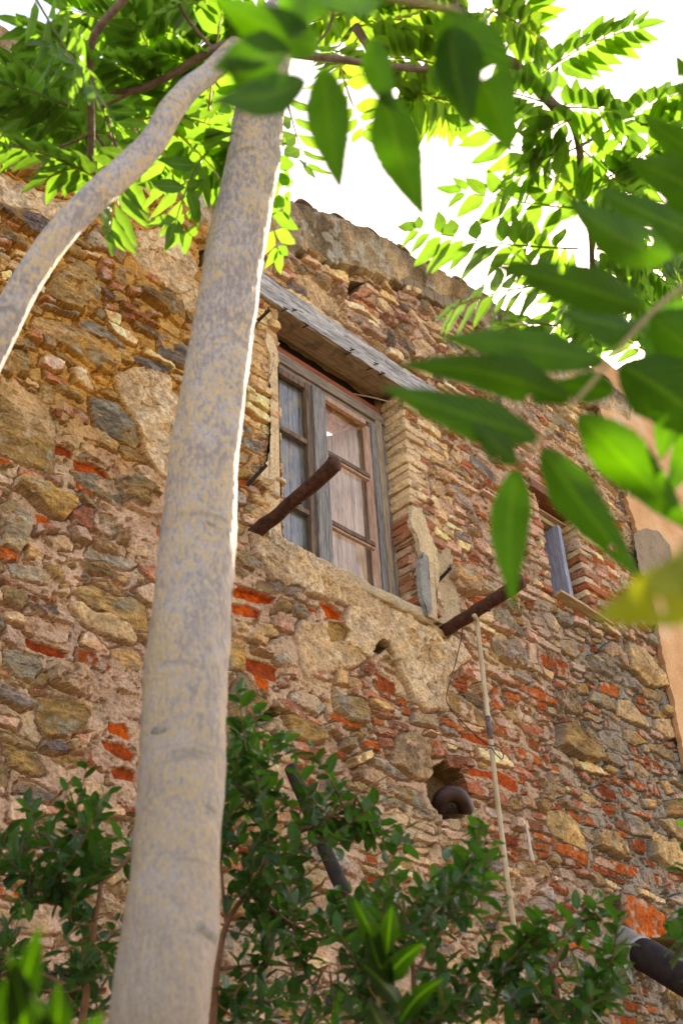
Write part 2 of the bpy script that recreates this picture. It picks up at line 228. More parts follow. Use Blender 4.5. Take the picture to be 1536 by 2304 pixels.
# outline of each larger stone, brick and plaster patch of this wall (crop, kind, outline), measured on the wall face
STONES = """
A L 720,470 870,560 1150,530 1290,590 1330,700 1380,800 1360,880 1400,920 1380,1090 1310,1130 1230,1020 1130,900 960,790 880,690 800,600 740,520
A L 0,130 60,140 250,260 420,340 560,360 470,430 330,480 230,440 100,400 0,330
A d 0,340 100,400 230,450 330,490 390,480 340,560 290,610 200,570 80,470 0,420
A o 300,70 430,110 560,180 560,230 420,250 300,180 200,190 130,150 180,90
A k 680,85 740,85 750,130 700,170
A o 420,800 520,800 600,850 650,930 655,1000 630,1120 560,1140 450,1080 320,1010 340,900
A o 790,820 900,830 930,880 920,930 850,940 780,900
A o 930,900 1010,930 1160,980 1240,1050 1280,1120 1250,1230 1200,1190 1120,1110 1000,1030 940,950
A b 685,785 775,850 765,900 715,890 680,820
A b 690,750 750,755 780,780 775,805 700,795
A b 755,900 845,950 840,980 750,950
A b 885,925 970,975 965,1010 880,985
A d 660,910 720,960 790,1010 785,1040 730,1010 670,950
A b 830,1040 1010,1130 1010,1165 840,1090
A b 720,1060 800,1090 800,1115 720,1095
A b 820,1110 925,1150 930,1185 830,1155
A c 715,1095 825,1140 830,1205 800,1205 730,1160
A c 725,1165 790,1200 900,1260 945,1320 935,1355 850,1310 760,1240
A b 1030,1120 1115,1125 1120,1155 1035,1145
A b 960,1155 1080,1210 1080,1230 970,1185
A d 935,1180 1080,1240 1080,1290 1030,1270 950,1220
A c 1090,1165 1240,1240 1245,1310 1190,1280 1090,1220
A d 1090,1260 1180,1290 1300,1370 1290,1500 1180,1430 1090,1370
A g 540,1150 620,1180 740,1260 860,1340 860,1355 700,1300 540,1215
A o 240,1140 400,1190 560,1240 700,1310 820,1420 820,1490 780,1530 640,1510 560,1450 460,1370 330,1290 230,1220
A b 190,1230 270,1270 275,1330 180,1280
A o 740,1340 850,1370 920,1440 920,1480 830,1440
A d 930,1410 1050,1450 1180,1520 1160,1560 1000,1490
A d 740,690 800,640 860,720 840,780 750,730
A g 590,590 660,530 740,650 740,700 640,670 590,640
A b 30,480 140,530 140,555 30,505
A b 0,585 75,625 75,660 0,620
A b 0,650 40,690 0,695
A o 0,690 80,750 75,780 35,830 0,840
A c 100,680 190,730 190,780 100,735
A c 50,790 90,760 160,800 130,850 60,820
A c 5,850 60,830 85,870 20,910
A o 0,500 100,580 230,640 230,690 100,640 0,570
A d 280,1060 420,1110 540,1130 520,1160 430,1130 280,1080
A c 560,680 690,720 680,750 600,720
A c 1260,1280 1330,1310 1320,1345 1250,1320
A b 1400,460 1450,470 1460,530 1420,510
A b 1300,530 1360,540 1360,565
A o 1310,580 1370,570 1420,640 1330,620
A k 1370,690 1430,670 1420,780 1380,800
T k 60,260 120,270 130,320 80,310
T k 250,340 330,350 320,370 250,358
T k 440,460 560,470 500,540 440,570
T k 700,480 800,500 790,540 720,510
T k 880,520 1000,550 1060,610 1010,660 920,590
T c 220,360 330,370 440,440 445,500 400,480 330,440 250,400
T d 0,310 60,340 140,400 120,420 40,380 0,350
T L 60,420 160,430 260,520 350,590 400,660 380,720 330,690 230,620 190,560 90,490
T d 20,480 90,500 160,580 160,610 90,570 20,520
T c 0,520 110,590 200,650 290,710 290,755 200,715 100,640 0,565
T c 295,735 380,770 440,820 445,855 360,820 300,780
T g 250,655 340,700 370,735 330,720 260,680
T g 370,740 480,760 545,815 520,830 430,790
T c 415,585 530,640 660,730 665,770 560,700 420,630
T b 460,580 560,640 650,700 640,720 560,670 460,600
T g 420,670 520,710 570,740 570,770 480,750 430,700
T c 570,740 655,770 660,800 580,768
T p 520,755 620,800 690,850 685,880 600,830 530,790
T b 450,830 520,860 590,910 590,945 520,915 455,880
T o 600,860 650,880 690,950 680,990 620,930
T c 590,930 680,970 735,1030 740,1060 660,1020 600,970
T d 700,790 735,790 760,850 760,930 735,935 700,860
T c 700,935 760,960 800,1000 790,1030 700,980
T g 770,780 830,830 875,890 870,915 800,870
T g 790,860 850,920 885,975 880,990 830,950
T c 755,1035 830,1080 895,1120 900,1150 820,1110 750,1070
T d 905,1150 960,1150 1000,1190 1010,1220 930,1190
T b 200,380 300,450 330,490 280,480 210,420
T d 220,430 270,450 305,510 290,525 230,480
T d 330,510 380,510 430,545 420,560 350,540
T r 330,460 430,490 440,520 350,490
T b 500,520 570,530 600,560 510,580
T c 660,520 740,570 795,620 790,640 700,590 650,560
T b 780,540 845,560 850,600 790,590
T c 820,510 925,540 920,570 815,540
T L 640,580 720,620 790,690 740,720 650,640
T d 900,590 980,600 1020,680 1000,700 910,650
T b 750,690 850,720 910,770 900,800 820,760 760,720
T b 670,700 760,740 780,780 700,750
T r 830,840 905,850 900,880 840,870
T L 850,640 920,700 1000,830 1060,900 1030,900 940,790 860,690
T c 940,730 1010,740 1100,800 1190,850 1150,850 1030,800
T g 1030,690 1100,720 1190,800 1190,830 1080,770
T b 1020,650 1150,680 1170,700 1060,690
T L 880,870 960,860 1030,920 1040,980 950,940
T c 880,940 950,950 980,990 970,1010 890,990
T r 890,1000 960,1010 960,1040 890,1030
T c 975,1000 1040,1030 1030,1045 980,1035
T b 1050,920 1120,940 1130,990 1060,950
F L 760,240 830,200 960,185 1060,200 1120,235 1175,240 1180,300 1200,370 1260,420 1230,700 1150,990 1070,930 980,780 940,610 860,470 790,350
F L 480,180 530,170 590,200 640,340 655,360 560,320 500,280
F o 0,250 100,260 190,350 290,430 350,500 380,640 370,740 350,930 240,880 100,820 0,770
F o 0,130 50,60 150,50 190,100 200,230 60,230 0,200
F p 290,90 400,140 425,170 420,210 350,220 280,160
F o 540,10 740,20 820,110 820,180 750,240 640,180 570,120
F d 920,95 1040,130 1170,200 1170,230 1060,220 930,150
F d 1090,0 1200,10 1290,60 1280,210 1180,160 1090,100
F g 610,380 720,400 820,440 900,560 970,680 930,750 790,690 640,590 615,480
F o 280,280 350,310 360,430 290,420
F o 480,580 600,590 720,640 820,730 790,790 650,700 500,640
F p 540,720 640,740 780,840 740,890 620,820 540,760
F R 400,720 490,760 500,830 385,790
F R 505,815 640,860 740,920 770,1000 680,960 500,900
F g 490,910 640,920 780,1010 830,1070 820,1180 700,1100 560,1010
F o 790,930 900,940 1000,1010 1080,1150 1110,1230 1000,1230 850,1150 800,1010
F y 930,870 1010,870 1140,1000 1130,1110 1000,1000
F o 110,940 250,980 400,1060 500,1130 490,1190 430,1240 330,1200 200,1080 80,1010
F g 0,1150 70,1090 150,1160 190,1250 180,1380 120,1480 0,1420
F R 245,1185 340,1220 345,1265 245,1255
F b 210,1270 380,1290 390,1330 210,1340
F b 470,1190 560,1160 630,1190 610,1330 480,1280
F p 460,1300 560,1320 610,1390 600,1420 490,1380
F r 850,1255 960,1280 1080,1310 1090,1370 980,1340 860,1290
F o 680,1210 780,1240 800,1370 700,1370
F o 780,1290 880,1330 870,1420 800,1400
F y 310,1370 430,1345 490,1400 480,1460 360,1440
F o 170,1370 260,1370 310,1440 280,1530 170,1500
F o 610,1370 720,1390 790,1450 780,1490 660,1440
F r 0,800 80,820 100,850 0,865
G g 50,0 190,30 300,60 390,170 380,190 280,150 150,120 70,80
G y 0,160 90,180 190,210 200,290 150,340 60,290 0,260
G d 220,300 330,300 440,340 490,400 480,440 380,400 250,360
G R 280,385 390,430 390,450 280,415
G p 155,370 230,370 480,490 450,560 380,560 170,480
G R 180,500 330,560 460,630 450,670 320,640 170,560
G p 560,480 610,480 730,620 725,660 640,620 540,560
G r 520,600 620,620 720,670 800,790 780,810 650,740 520,700
G o 740,600 850,580 950,620 990,700 980,760 860,740 800,780 740,680
G g 0,590 100,600 290,660 280,750 210,820 100,790 0,700
G y 340,690 440,700 560,730 620,880 600,940 430,890 340,830
G b 190,880 350,890 350,915 220,915
G o 250,930 450,950 700,970 740,1060 700,1190 600,1160 440,1200 300,1200 250,1080
G R 740,1090 850,1110 900,1200 880,1230 760,1180
G R 700,1230 840,1240 930,1330 900,1400 720,1290
G d 780,820 870,820 960,920 920,920 790,890
G y 470,240 560,290 640,360 800,380 870,430 930,540 900,570 740,530 640,480 540,400 480,320
G o 480,180 600,150 740,240 900,250 990,300 1030,470 920,470 740,370 600,310
G d 480,60 560,60 620,120 600,140 500,100
G y 620,130 740,160 830,200 820,230 700,200
G o 300,20 400,30 420,100 390,160 330,100
G b 940,20 1060,0 1070,100 1030,130 950,70
G r 0,90 70,130 60,160 0,140
G r 110,160 210,210 320,270 300,280 180,230
G p 890,190 1000,155 1060,200 1050,310 960,280
G p 0,420 60,450 100,540 90,580 0,540
G y 830,1070 960,1130 960,1190 860,1150
G g 0,1180 150,1200 280,1290 150,1280 0,1220
G o 0,1240 150,1290 260,1350 300,1460 180,1480 60,1400
G R 750,1420 860,1410 930,1450 920,1530 780,1490
G o 440,0 700,0 770,60 770,130 640,90 480,40
P L 640,1225 710,1262 860,1345 905,1365 965,1390 1003,1418 1035,1440 1060,1480 1010,1520 1005,1560 1012,1600 960,1600 930,1580 905,1525 885,1490 865,1450 840,1480 800,1500 740,1515 690,1530 672,1500 652,1430 665,1400 700,1405 735,1395 765,1400 770,1370 745,1360 700,1350 640,1335 600,1310 562,1250 560,1200 590,1190
E R 50,50 200,90 340,150 330,210 200,180 50,140
E R 40,190 160,190 260,240 250,300 150,280 40,250
E r 40,310 210,340 200,370 60,350
E c 40,310 200,370 290,430 280,495 180,450 40,405
E g 290,40 350,30 400,80 390,120 330,100
E g 400,80 470,70 535,120 515,180 420,130
E g 430,185 520,200 560,260 555,295 470,270
E R 650,170 740,200 820,270 800,330 720,290 655,230
E p 560,170 640,180 640,220 560,200
E o 680,315 790,330 850,390 820,450 720,450 690,380
E b 330,265 460,330 465,390 340,350
E g 290,470 400,410 460,410 500,490 515,610 440,620 370,620 330,560
E o 30,440 120,440 150,560 130,650 50,640
E p 180,490 320,540 330,560 200,520
E R 150,550 280,580 380,640 380,720 250,700 160,640
E R 220,680 320,710 330,790 230,760
E r 390,670 470,680 470,740 400,750
E k 1020,480 1060,440 1140,480 1080,530 1020,540
E c 775,625 840,650 850,750 780,730
E b 600,640 740,660 760,700 700,700 610,670
E r 1040,650 1190,700 1210,850 1120,820 1040,730
E b 960,620 1040,640 1040,680 960,660
E g 500,785 580,775 700,850 740,880 670,940 560,880 470,840
E g 770,750 830,820 940,840 1000,910 1000,1010 880,990 800,900
E b 370,850 450,850 560,920 560,990 470,950 370,900
E k 250,980 360,880 410,950 330,1000
E b 570,930 680,990 690,1030 600,990
E o 420,950 600,1000 700,1060 720,1130 600,1150 480,1080
E g 40,1000 150,1020 210,1100 150,1200 40,1150
E o 40,720 200,740 320,820 260,980 60,1000
E p 715,1015 790,1010 800,1110 720,1060
E c 1020,830 1100,860 1160,930 1110,930 1030,870
E b 1010,895 1130,930 1200,970 1120,960
E b 1020,1045 1180,1090 1190,1110 1040,1070
E g 820,1110 900,1110 910,1200 830,1180
E c 870,1260 1010,1200 1020,1260 900,1310
E g 1310,930 1490,980 1480,1040 1310,1000
E c 1400,1060 1480,1075 1475,1095 1390,1080
E y 1230,1080 1340,1060 1430,1180 1450,1400 1350,1390 1240,1300 1150,1280 1190,1180
E r 1430,1130 1530,1150 1530,1240 1450,1250
E d 700,1390 810,1390 880,1520 700,1520
E b 1070,1110 1180,1120 1180,1180 1080,1180
P k 960,1752 975,1725 1000,1712 1035,1735 1062,1765 1058,1800 1040,1842 1000,1845 972,1810
P b 1000,1700 1060,1712 1062,1740 1010,1730
C p 0,30 120,70 130,110 0,60
C d 60,130 160,180 170,230 80,200
C c 80,200 165,240 160,290 90,260
C p 0,200 110,270 110,310 0,250
C p 180,180 350,280 370,340 200,250
C p 290,210 420,270 410,300 300,240
C r 130,290 220,340 220,370 130,340
C r 60,320 220,400 290,450 200,440 60,360
C o 20,370 120,400 220,480 200,590 80,540 20,460
C g 230,500 330,500 360,580 240,560
C p 580,350 650,400 650,440 580,400
C c 600,460 700,520 700,560 600,510
C p 550,510 740,600 745,640 560,560
C r 620,430 710,480 690,490
C r 0,530 60,570 210,650 180,690 60,630 0,590
C r 0,620 60,690 90,740 0,710
C g 350,670 440,680 540,830 550,870 440,820 370,770
C c 230,760 350,820 345,860 240,800
C c 260,700 320,720 320,780 250,750
C o 460,620 550,640 540,720 480,700
C y 670,700 720,700 800,780 795,840 720,800
C r 560,710 660,730 690,800 600,770
C p 560,820 680,880 800,960 800,990 680,930 570,870
C r 450,870 560,900 560,960 480,930
C p 570,910 630,920 640,1050 590,1060
C g 330,910 450,900 520,980 560,1080 480,1080 370,1010
C r 250,860 320,890 320,950 260,920
C r 650,960 740,1000 750,1090 660,1050
C r 750,1010 870,1050 870,1160 760,1120
C r 770,1150 850,1180 850,1240 770,1210
C c 650,1050 750,1120 745,1170 700,1130
C p 880,1030 970,1070 960,1120 890,1080
C g 980,1000 1080,1000 1210,1110 1130,1150 1020,1100
C y 1060,970 1110,920 1220,1000 1235,1100 1120,1040
C y 1230,920 1330,960 1500,1160 1510,1230 1400,1210 1260,1090
C o 790,890 870,890 940,980 900,1010 810,960
C r 1140,1130 1215,1150 1210,1190 1150,1170
C r 1070,1180 1210,1200 1200,1290 1070,1240
C g 1210,1130 1310,1160 1370,1270 1230,1210
C r 980,1180 1060,1220 1050,1240 990,1210
C o 900,1170 980,1190 1010,1270 920,1250
C o 770,1240 830,1240 950,1380 940,1410 850,1370 760,1290
C g 1010,1240 1160,1300 1170,1370 1110,1380 1000,1310
C y 1190,1300 1280,1310 1410,1450 1400,1500 1250,1440 1180,1400
C r 970,1310 1070,1380 1070,1410 960,1370
C r 1100,1430 1220,1470 1210,1510 1100,1480
C r 890,1290 950,1320 945,1350 895,1330
C r 510,1200 640,1240 770,1320 770,1350 640,1310 510,1240
C r 400,1250 510,1270 510,1320 420,1300
C g 430,1090 560,1120 640,1190 560,1190 450,1130
C b 110,1060 250,1130 240,1190 120,1130
C b 280,1060 400,1120 490,1190 490,1220 380,1180 280,1110
C r 60,1180 170,1190 160,1260 90,1220
C r 310,1180 350,1240 410,1370 330,1370
C o 20,1230 120,1280 300,1400 290,1500 160,1450 30,1350
C p 870,730 960,780 960,820 870,770
C c 970,790 1070,850 1060,880 980,830
C r 1080,850 1160,880 1200,910 1120,890
C r 1290,870 1340,900 1330,940
C p 1350,910 1440,980 1430,1000 1350,950
D o 680,240 750,240 820,350 960,430 970,500 900,510 790,470 680,390
D b 400,240 510,250 610,320 600,360 450,300
D r 230,180 350,230 350,280 250,240
D r 700,180 745,190 740,230 700,220
D o 760,190 820,210 810,270 770,260
D d 850,230 880,230 930,340 930,370 880,320
D b 890,220 980,260 980,285 900,260
D r 990,200 1100,250 1100,290 1000,270
D r 990,275 1030,300 1020,320
D r 610,310 665,350 650,380
D r 600,220 640,230 650,290
D r 540,380 590,400 580,435
D r 560,450 600,460 605,510
D c 110,410 200,410 300,460 360,510 360,550 260,530 130,480
D R 0,290 120,310 200,370 190,400 80,370 0,330
D r 350,400 440,430 450,500 390,490
D R 0,530 180,570 260,560 380,640 400,720 330,700 200,620 60,600
D b 20,610 100,640 170,700 170,760 100,740 40,720
D b 190,700 260,730 310,790 300,820 190,790
D r 1160,390 1230,400 1240,470 1180,450
D r 1250,440 1350,510 1440,570 1420,590 1330,550 1250,490
D y 1290,375 1400,390 1470,460 1470,500 1380,460 1290,420
D y 1330,210 1430,210 1480,340 1430,350 1340,280
D o 1120,270 1210,290 1290,370 1200,390 1120,340
D o 990,440 1080,460 1130,540 1100,550 1000,490
D r 1110,490 1145,510 1140,560
D c 810,490 880,500 960,540 1040,600 950,590 850,550
D o 1150,500 1230,510 1310,600 1250,610 1160,580
D r 820,560 860,570 910,640 900,660 830,600
D b 690,590 760,630 790,680 710,660
D r 1090,620 1120,640 1110,660
D r 1130,630 1200,620 1280,680 1280,710 1180,680
D r 1080,670 1150,700 1230,740 1220,790 1130,750
D r 1290,660 1370,700 1390,750 1300,720
D o 1370,630 1420,640 1480,730 1420,730
D r 900,690 980,680 1080,740 1090,790 1000,770 920,720
D r 925,760 1000,800 1090,830 1090,860 1000,840 930,800
D o 1230,760 1330,770 1340,840 1260,820
D o 1400,780 1500,780 1536,880 1420,880
D y 1340,900 1440,910 1536,1000 1536,1070 1440,1010
D g 1120,850 1230,890 1310,980 1310,1030 1180,1000
D r 1160,1030 1260,1050 1270,1140 1180,1110
D y 1290,1060 1440,1080 1480,1150 1480,1290 1390,1250 1300,1150
D y 590,840 680,850 800,930 880,1130 790,1090 640,1030 590,940
D o 910,990 960,965 1060,1010 1160,1190 1060,1160 930,1090
D p 390,740 500,770 520,830 430,810
D d 500,570 600,580 640,640 650,770 600,760 560,650
D r 200,1010 320,1020 450,1060 450,1130 330,1090 210,1050
D r 470,1060 610,1080 610,1130 500,1100
D r 640,1070 760,1080 880,1150 880,1230 760,1180 640,1110
D r 920,1150 1100,1200 1240,1240 1230,1310 1080,1270 930,1210
D r 1250,1260 1370,1300 1370,1370 1260,1330
D r 1390,1300 1480,1340 1480,1410 1400,1370
D p 650,1240 740,1250 780,1310 770,1350 680,1310
D p 350,900 430,930 440,990 350,970
D r 520,1130 600,1150 600,1180 530,1170
P r 1398,2012 1440,2020 1490,2060 1500,2130 1450,2120 1405,2080
P k 1375,2020 1396,2012 1400,2075 1375,2060
D c 1200,1360 1320,1430 1310,1460 1220,1410
D c 1310,1430 1395,1460 1390,1500 1320,1470
P k 1385,2110 1420,2105 1536,2120 1536,2200 1450,2190 1400,2150
P p 590,2050 640,2045 690,2100 660,2110 600,2090
P p 640,2110 700,2120 740,2170 700,2190 645,2150
P p 10,1790 55,1790 60,1850 15,1850
P y 75,1860 150,1850 155,1895 80,1900
"""
CR = {'A': (0, 340), 'F': (0, 768), 'G': (0, 1268), 'E': (500, 1300), 'C': (1000, 1150), 'D': (1036, 1550), 'T': (640, 480)}
def face_xy(crop, x, y):
    if crop != 'P': x = CR[crop][0] + x * 500 / 1536; y = CR[crop][1] + y * 500 / 1536
    p = PD(x, y); return p[0], p[2]
DX, DZ = 0.0068, 0.0062
X0, X1, Z0, Z1 = 1.1, 9.3, 2.2, 9.9
nx = int((X1 - X0) / DX) + 1; nz = int((Z1 - Z0) / DZ) + 1
gx = (X0 + np.arange(nx) * DX).astype(np.float32); gz = (Z0 + np.arange(nz) * DZ).astype(np.float32)
GX, GZ = np.meshgrid(gx, gz, indexing='ij')
# domain warp keeps every outline ragged
WX = GX + 0.016 * fbm(GX, GZ, 9, 11, 3) + 0.006 * fbm(GX, GZ, 45, 15, 2)
WZ = GZ + 0.013 * fbm(GX, GZ, 9, 21, 3) + 0.005 * fbm(GX, GZ, 45, 25, 2)
# ---- base mortar
def lerp(a, b, t): return a + (b - a) * t[..., None]
def sstep(a, b, x): t = np.clip((x - a) / (b - a), 0, 1); return t * t * (3 - 2 * t)
ochre = np.array([.60, .32, .105]); beige = np.array([.62, .44, .28]); grey = np.array([.33, .275, .215]); pink = np.array([.60, .40, .28])
wl = 1 - sstep(3.3, 4.8, GX + 0.35 * fbm(GX, GZ, 1.3, 31)); wlz = sstep(5.3, 6.3, GZ + 0.3 * fbm(GX, GZ, 1.1, 33))
col = lerp(np.broadcast_to(pink, GX.shape + (3,)), beige, sstep(-.2, .3, fbm(GX, GZ, 1.7, 35)))
col = lerp(col, ochre, np.clip(wl * wlz, 0, 1))
wr = sstep(5.9, 7.9, GX + 0.4 * fbm(GX, GZ, 1.5, 37)) * (1 - sstep(6.4, 7.2, GZ))
col = lerp(col, grey, wr)
blot = fbm(GX, GZ, 7, 41, 4)
col = col * (1 + 0.22 * blot[..., None]); mort = col.copy()
h = (0.020 * fbm(GX, GZ, 5, 51, 4) + 0.009 * np.abs(fbm(GX, GZ, 30, 57, 3)) + 0.006 * fbm(GX, GZ, 70, 61, 2)).astype(np.float32)
h += (0.010 * np.abs(fbm(GX, GZ, 14, 67, 4))).astype(np.float32)
h += (0.05 * fbm(GX, GZ, 0.7, 65, 2)).astype(np.float32)
base_h = h.copy(); isL = np.zeros(GX.shape); isR = np.zeros(GX.shape)
occ = np.zeros(GX.shape, dtype=bool); fixedm = np.zeros(GX.shape, dtype=bool)
KIND = {  # colour a, colour b, thickness, edge softness
    'o': ((.31, .205, .095), (.43, .275, .115), .026, .012),
    'g': ((.30, .255, .19), (.39, .325, .23), .028, .012),
    'd': ((.15, .12, .10), (.23, .185, .145), .024, .010),
    'y': ((.48, .345, .19), (.52, .36, .19), .026, .012),
    'r': ((.44, .095, .022), (.35, .095, .032), .010, .010),
    'R': ((.52, .095, .018), (.42, .085, .02), -.022, .010),
    'b': ((.42, .145, .08), (.47, .19, .11), .018, .008),
    'p': ((.66, .38, .24), (.72, .48, .31), .020, .008),
    'c': ((.82, .55, .28), (.78, .54, .30), .022, .008),
    'L': ((.82, .62, .41), (.78, .56, .35), .017, .022),
    'k': ((.20, .12, .06), (.25, .14, .07), -.15, .02),
}
nrs = np.random.RandomState(5)
def sdf(poly, X, Z):
    n = len(poly); d = np.full(X.shape, 1e9, np.float32); ins = np.zeros(X.shape, bool)
    for i in range(n):
        ax, az = poly[i]; bx, bz = poly[(i + 1) % n]
        ex, ez = bx - ax, bz - az; L = ex * ex + ez * ez + 1e-12
        t = np.clip(((X - ax) * ex + (Z - az) * ez) / L, 0, 1)
        dd = (X - ax - t * ex) ** 2 + (Z - az - t * ez) ** 2
        d = np.minimum(d, dd)
        c = ((az > Z) != (bz > Z)) & (X < (bx - ax) * (Z - az) / ((bz - az) if abs(bz - az) > 1e-9 else 1e-9) + ax)
        ins ^= c
    return np.where(ins, 1, -1) * np.sqrt(d)
def patch(x0, x1, z0, z1, pad=0.05):
    i0 = max(0, int((x0 - pad - X0) / DX)); i1 = min(nx, int((x1 + pad - X0) / DX) + 2)
    j0 = max(0, int((z0 - pad - Z0) / DZ)); j1 = min(nz, int((z1 + pad - Z0) / DZ) + 2)
    return slice(i0, i1), slice(j0, j1)
def stamp(poly, kind, check=0.0, force=False, boost=1.0):
    xs = [p[0] for p in poly]; zs = [p[1] for p in poly]
    s = patch(min(xs), max(xs), min(zs), max(zs))
    if s[0].stop <= s[0].start or s[1].stop <= s[1].start: return False
    X = WX[s]; Z = WZ[s]; d = sdf(poly, X, Z); ins = d > 0
    na = ins.sum()
    if na < 8: return False
    if check is not None:
        if (occ[s] & ins).sum() > check * na: return False
        ins = ins & ~occ[s]
        if ins.sum() < 10: return False
    ca, cb, T, soft = KIND[kind]
    u = nrs.rand(8); ca = np.array(ca); cb = np.array(cb)
    cx, cz = np.mean(xs), np.mean(zs); size = min(max(xs) - min(xs), max(zs) - min(zs))
    sd = int(u[0] * 1e6) % 9000 + 100
    fx, fz = (1.0, 3.2) if kind in 'odg' else (1.4, 1.4)
    n1 = fbm(GX[s], GZ[s], 6, 71 + int(u[1] * 5), 4, ax=fx, az=fz); n2 = fbm(GX[s], GZ[s], 25, 81, 3, ax=fx, az=fz)
    if kind == 'k':
        dep = np.clip(d / 0.03, 0, 1); hh = -0.16 * dep + 0.02 * n1
        m = ins; h[s] = np.where(m, np.minimum(h[s], hh), h[s])
        col[s] = np.where(m[..., None], ca, col[s]); occ[s] |= m; fixedm[s] |= m; return True
    T = T * (0.35 + 2.3 * u[2] ** 2) * (boost if T > 0 and kind != 'L' else 1)
    if boost > 1 and kind in 'ogdybpc': T = max(T, .022)
    if kind in 'ogdy' and T > 0: T *= np.clip(size / 0.16, 0.7, 1.5)
    tilt = ((u[3] - .5) * .22 * (GX[s] - cx) + (u[4] - .62) * .30 * (GZ[s] - cz)) if kind in 'ogdybpc' else 0
    # broken facets: a few cutting planes
    top = T + tilt + (0.008 * n1 + 0.009 * n2 if kind in 'ogdy' else 0.005 * n1 + 0.006 * n2)
    if kind in 'ogdyc':
        a0 = nrs.rand() * 6.283; nf_ = 5 if size > .1 else 3
        for q in range(nf_):
            a = a0 + 6.283 * (q + .6 * nrs.rand()) / nf_; dist = size * (0.02 + .40 * nrs.rand()); sl_ = 0.08 + .45 * nrs.rand() ** 1.5
            pl = T + .006 + sl_ * (dist - ((GX[s] - cx) * math.cos(a) * (size / max(max(xs) - min(xs), .01)) ** .5 + (GZ[s] - cz) * math.sin(a)))
            top = np.minimum(top, pl + 0.004 * n2)
    bh = base_h[s] * (0.35 if kind != 'L' else 0.6)
    if T > 0:
        prof = np.clip((d + .003) / (soft * .8), 0, 1) ** .7; hh = bh * 1.6 + np.maximum(top, T * 0.15) * prof
        if kind != 'L': hh = np.maximum(hh, h[s] * 0 - 0.02)
        # joint raked back round the stone
        rim = np.clip(1 - np.abs(d + .005) / 0.011, 0, 1) * (~ins)
        h[s] = np.where(ins, np.maximum(hh, -0.015), h[s] - 0.032 * rim * (~occ[s]))
    else:
        prof = np.clip(d / soft, 0, 1); h[s] = np.where(ins, bh + (T + 0.006 * n1 + 0.004 * n2) * prof, h[s])
    t = np.clip(0.5 + 1.3 * n1, 0, 1)[..., None]
    hue = np.array([1.03 + .12 * abs(u[6] - .5), .985, 1 - .30 * (u[6] - .5)]) if kind in 'ogdypc' else 1.0
    c = (ca * (1 - t) + cb * t) * hue * ((0.58 + 0.78 * u[5]) if kind != 'L' else .95 + .1 * u[5]) * (1 + 0.50 * n2[..., None]) * (1 + .35 * n1[..., None])
    if kind in 'ogd':      # iron staining and lichen
        st = np.clip(fbm(GX[s], GZ[s], 5, 91 + int(u[6] * 6), 3) * 3.2 - .1, 0, 1)[..., None]
        c = c * (1 - .55 * st) + np.array([.40, .24, .085]) * .55 * st
        st = np.clip(fbm(GX[s], GZ[s], 14, 101 + int(u[7] * 6), 3) * 4 - 1.0, 0, 1)[..., None]
        c = c * (1 - .5 * st) + np.array([.40, .39, .31]) * .5 * st
    if kind in 'rbp':      # mortar film left on bricks
        st = np.clip(fbm(GX[s], GZ[s], 11, 111 + int(u[7] * 6), 4) * 4.5 - (.55 if kind != 'p' else .1), 0, 1)[..., None]
        c = c * (1 - .75 * st) + np.array([.56, .42, .32]) * .75 * st
    if kind == 'L':
        st = np.clip(n1 * 2.5, 0, 1)[..., None]; c = c * (1 - .4 * st) + np.array([.50, .33, .16]) * .4 * st
        lay = sstep(.02, .05, fbm(GX[s], GZ[s], 3.2, 125, 4) + .25 * n1 + .10 * (1 - np.clip(d / .12, 0, 1)))
        c = c * (1 - .15 * lay[..., None]) * (1 - .5 * lay[..., None] * np.array([0, .12, .28])); lay_h = -.013 * lay
        st2 = np.clip(fbm(GX[s], GZ[s], 2.2, 127, 4) * 3 - .4, 0, 1)[..., None]; c = c * (1 - .35 * st2) + np.array([.52, .44, .36]) * .35 * st2
        crack = np.abs(fbm(GX[s], GZ[s], 2.6, 121, 3)); ck = np.clip(1 - crack / 0.012, 0, 1)
        h[s] = np.where(ins, h[s] - 0.012 * ck, h[s]); c = c * (1 - .45 * ck[..., None])
        h[s] = np.where(ins, h[s] + lay_h + 0.005 * fbm(GX[s], GZ[s], 40, 131, 3), h[s])
    edge = np.clip(d / (0.006 if kind != 'L' else .022), 0, 1)[..., None]

    col[s] = np.where(ins[..., None], col[s] * (1 - edge) + c * edge, col[s])
    if kind == 'L': isL[s] = np.maximum(isL[s], ins * 1.0)
    if kind == 'R': isR[s] = np.maximum(isR[s], ins * 1.0)
    occ[s] |= (d > -(0.005 + .007 * u[7]));
    if force: fixedm[s] |= ins
    return True
# openings count as taken
def rect(x0, x1, z0, z1): return (GX > x0) & (GX < x1) & (GZ > z0) & (GZ < z1)
o1 = rect(*OPEN1); o2 = rect(*OPEN2); occ |= o1 | o2 | rect(3.45, 5.95, 7.84, 8.12)
for ln in STONES.strip().splitlines():
    a = ln.split(); poly = [face_xy(a[0], *map(float, q.split(','))) for q in a[2:]]
    stamp(poly, a[1], check=None, boost={'G': 1.6, 'F': 1.3, 'E': 1.4}.get(a[0], 1.1))
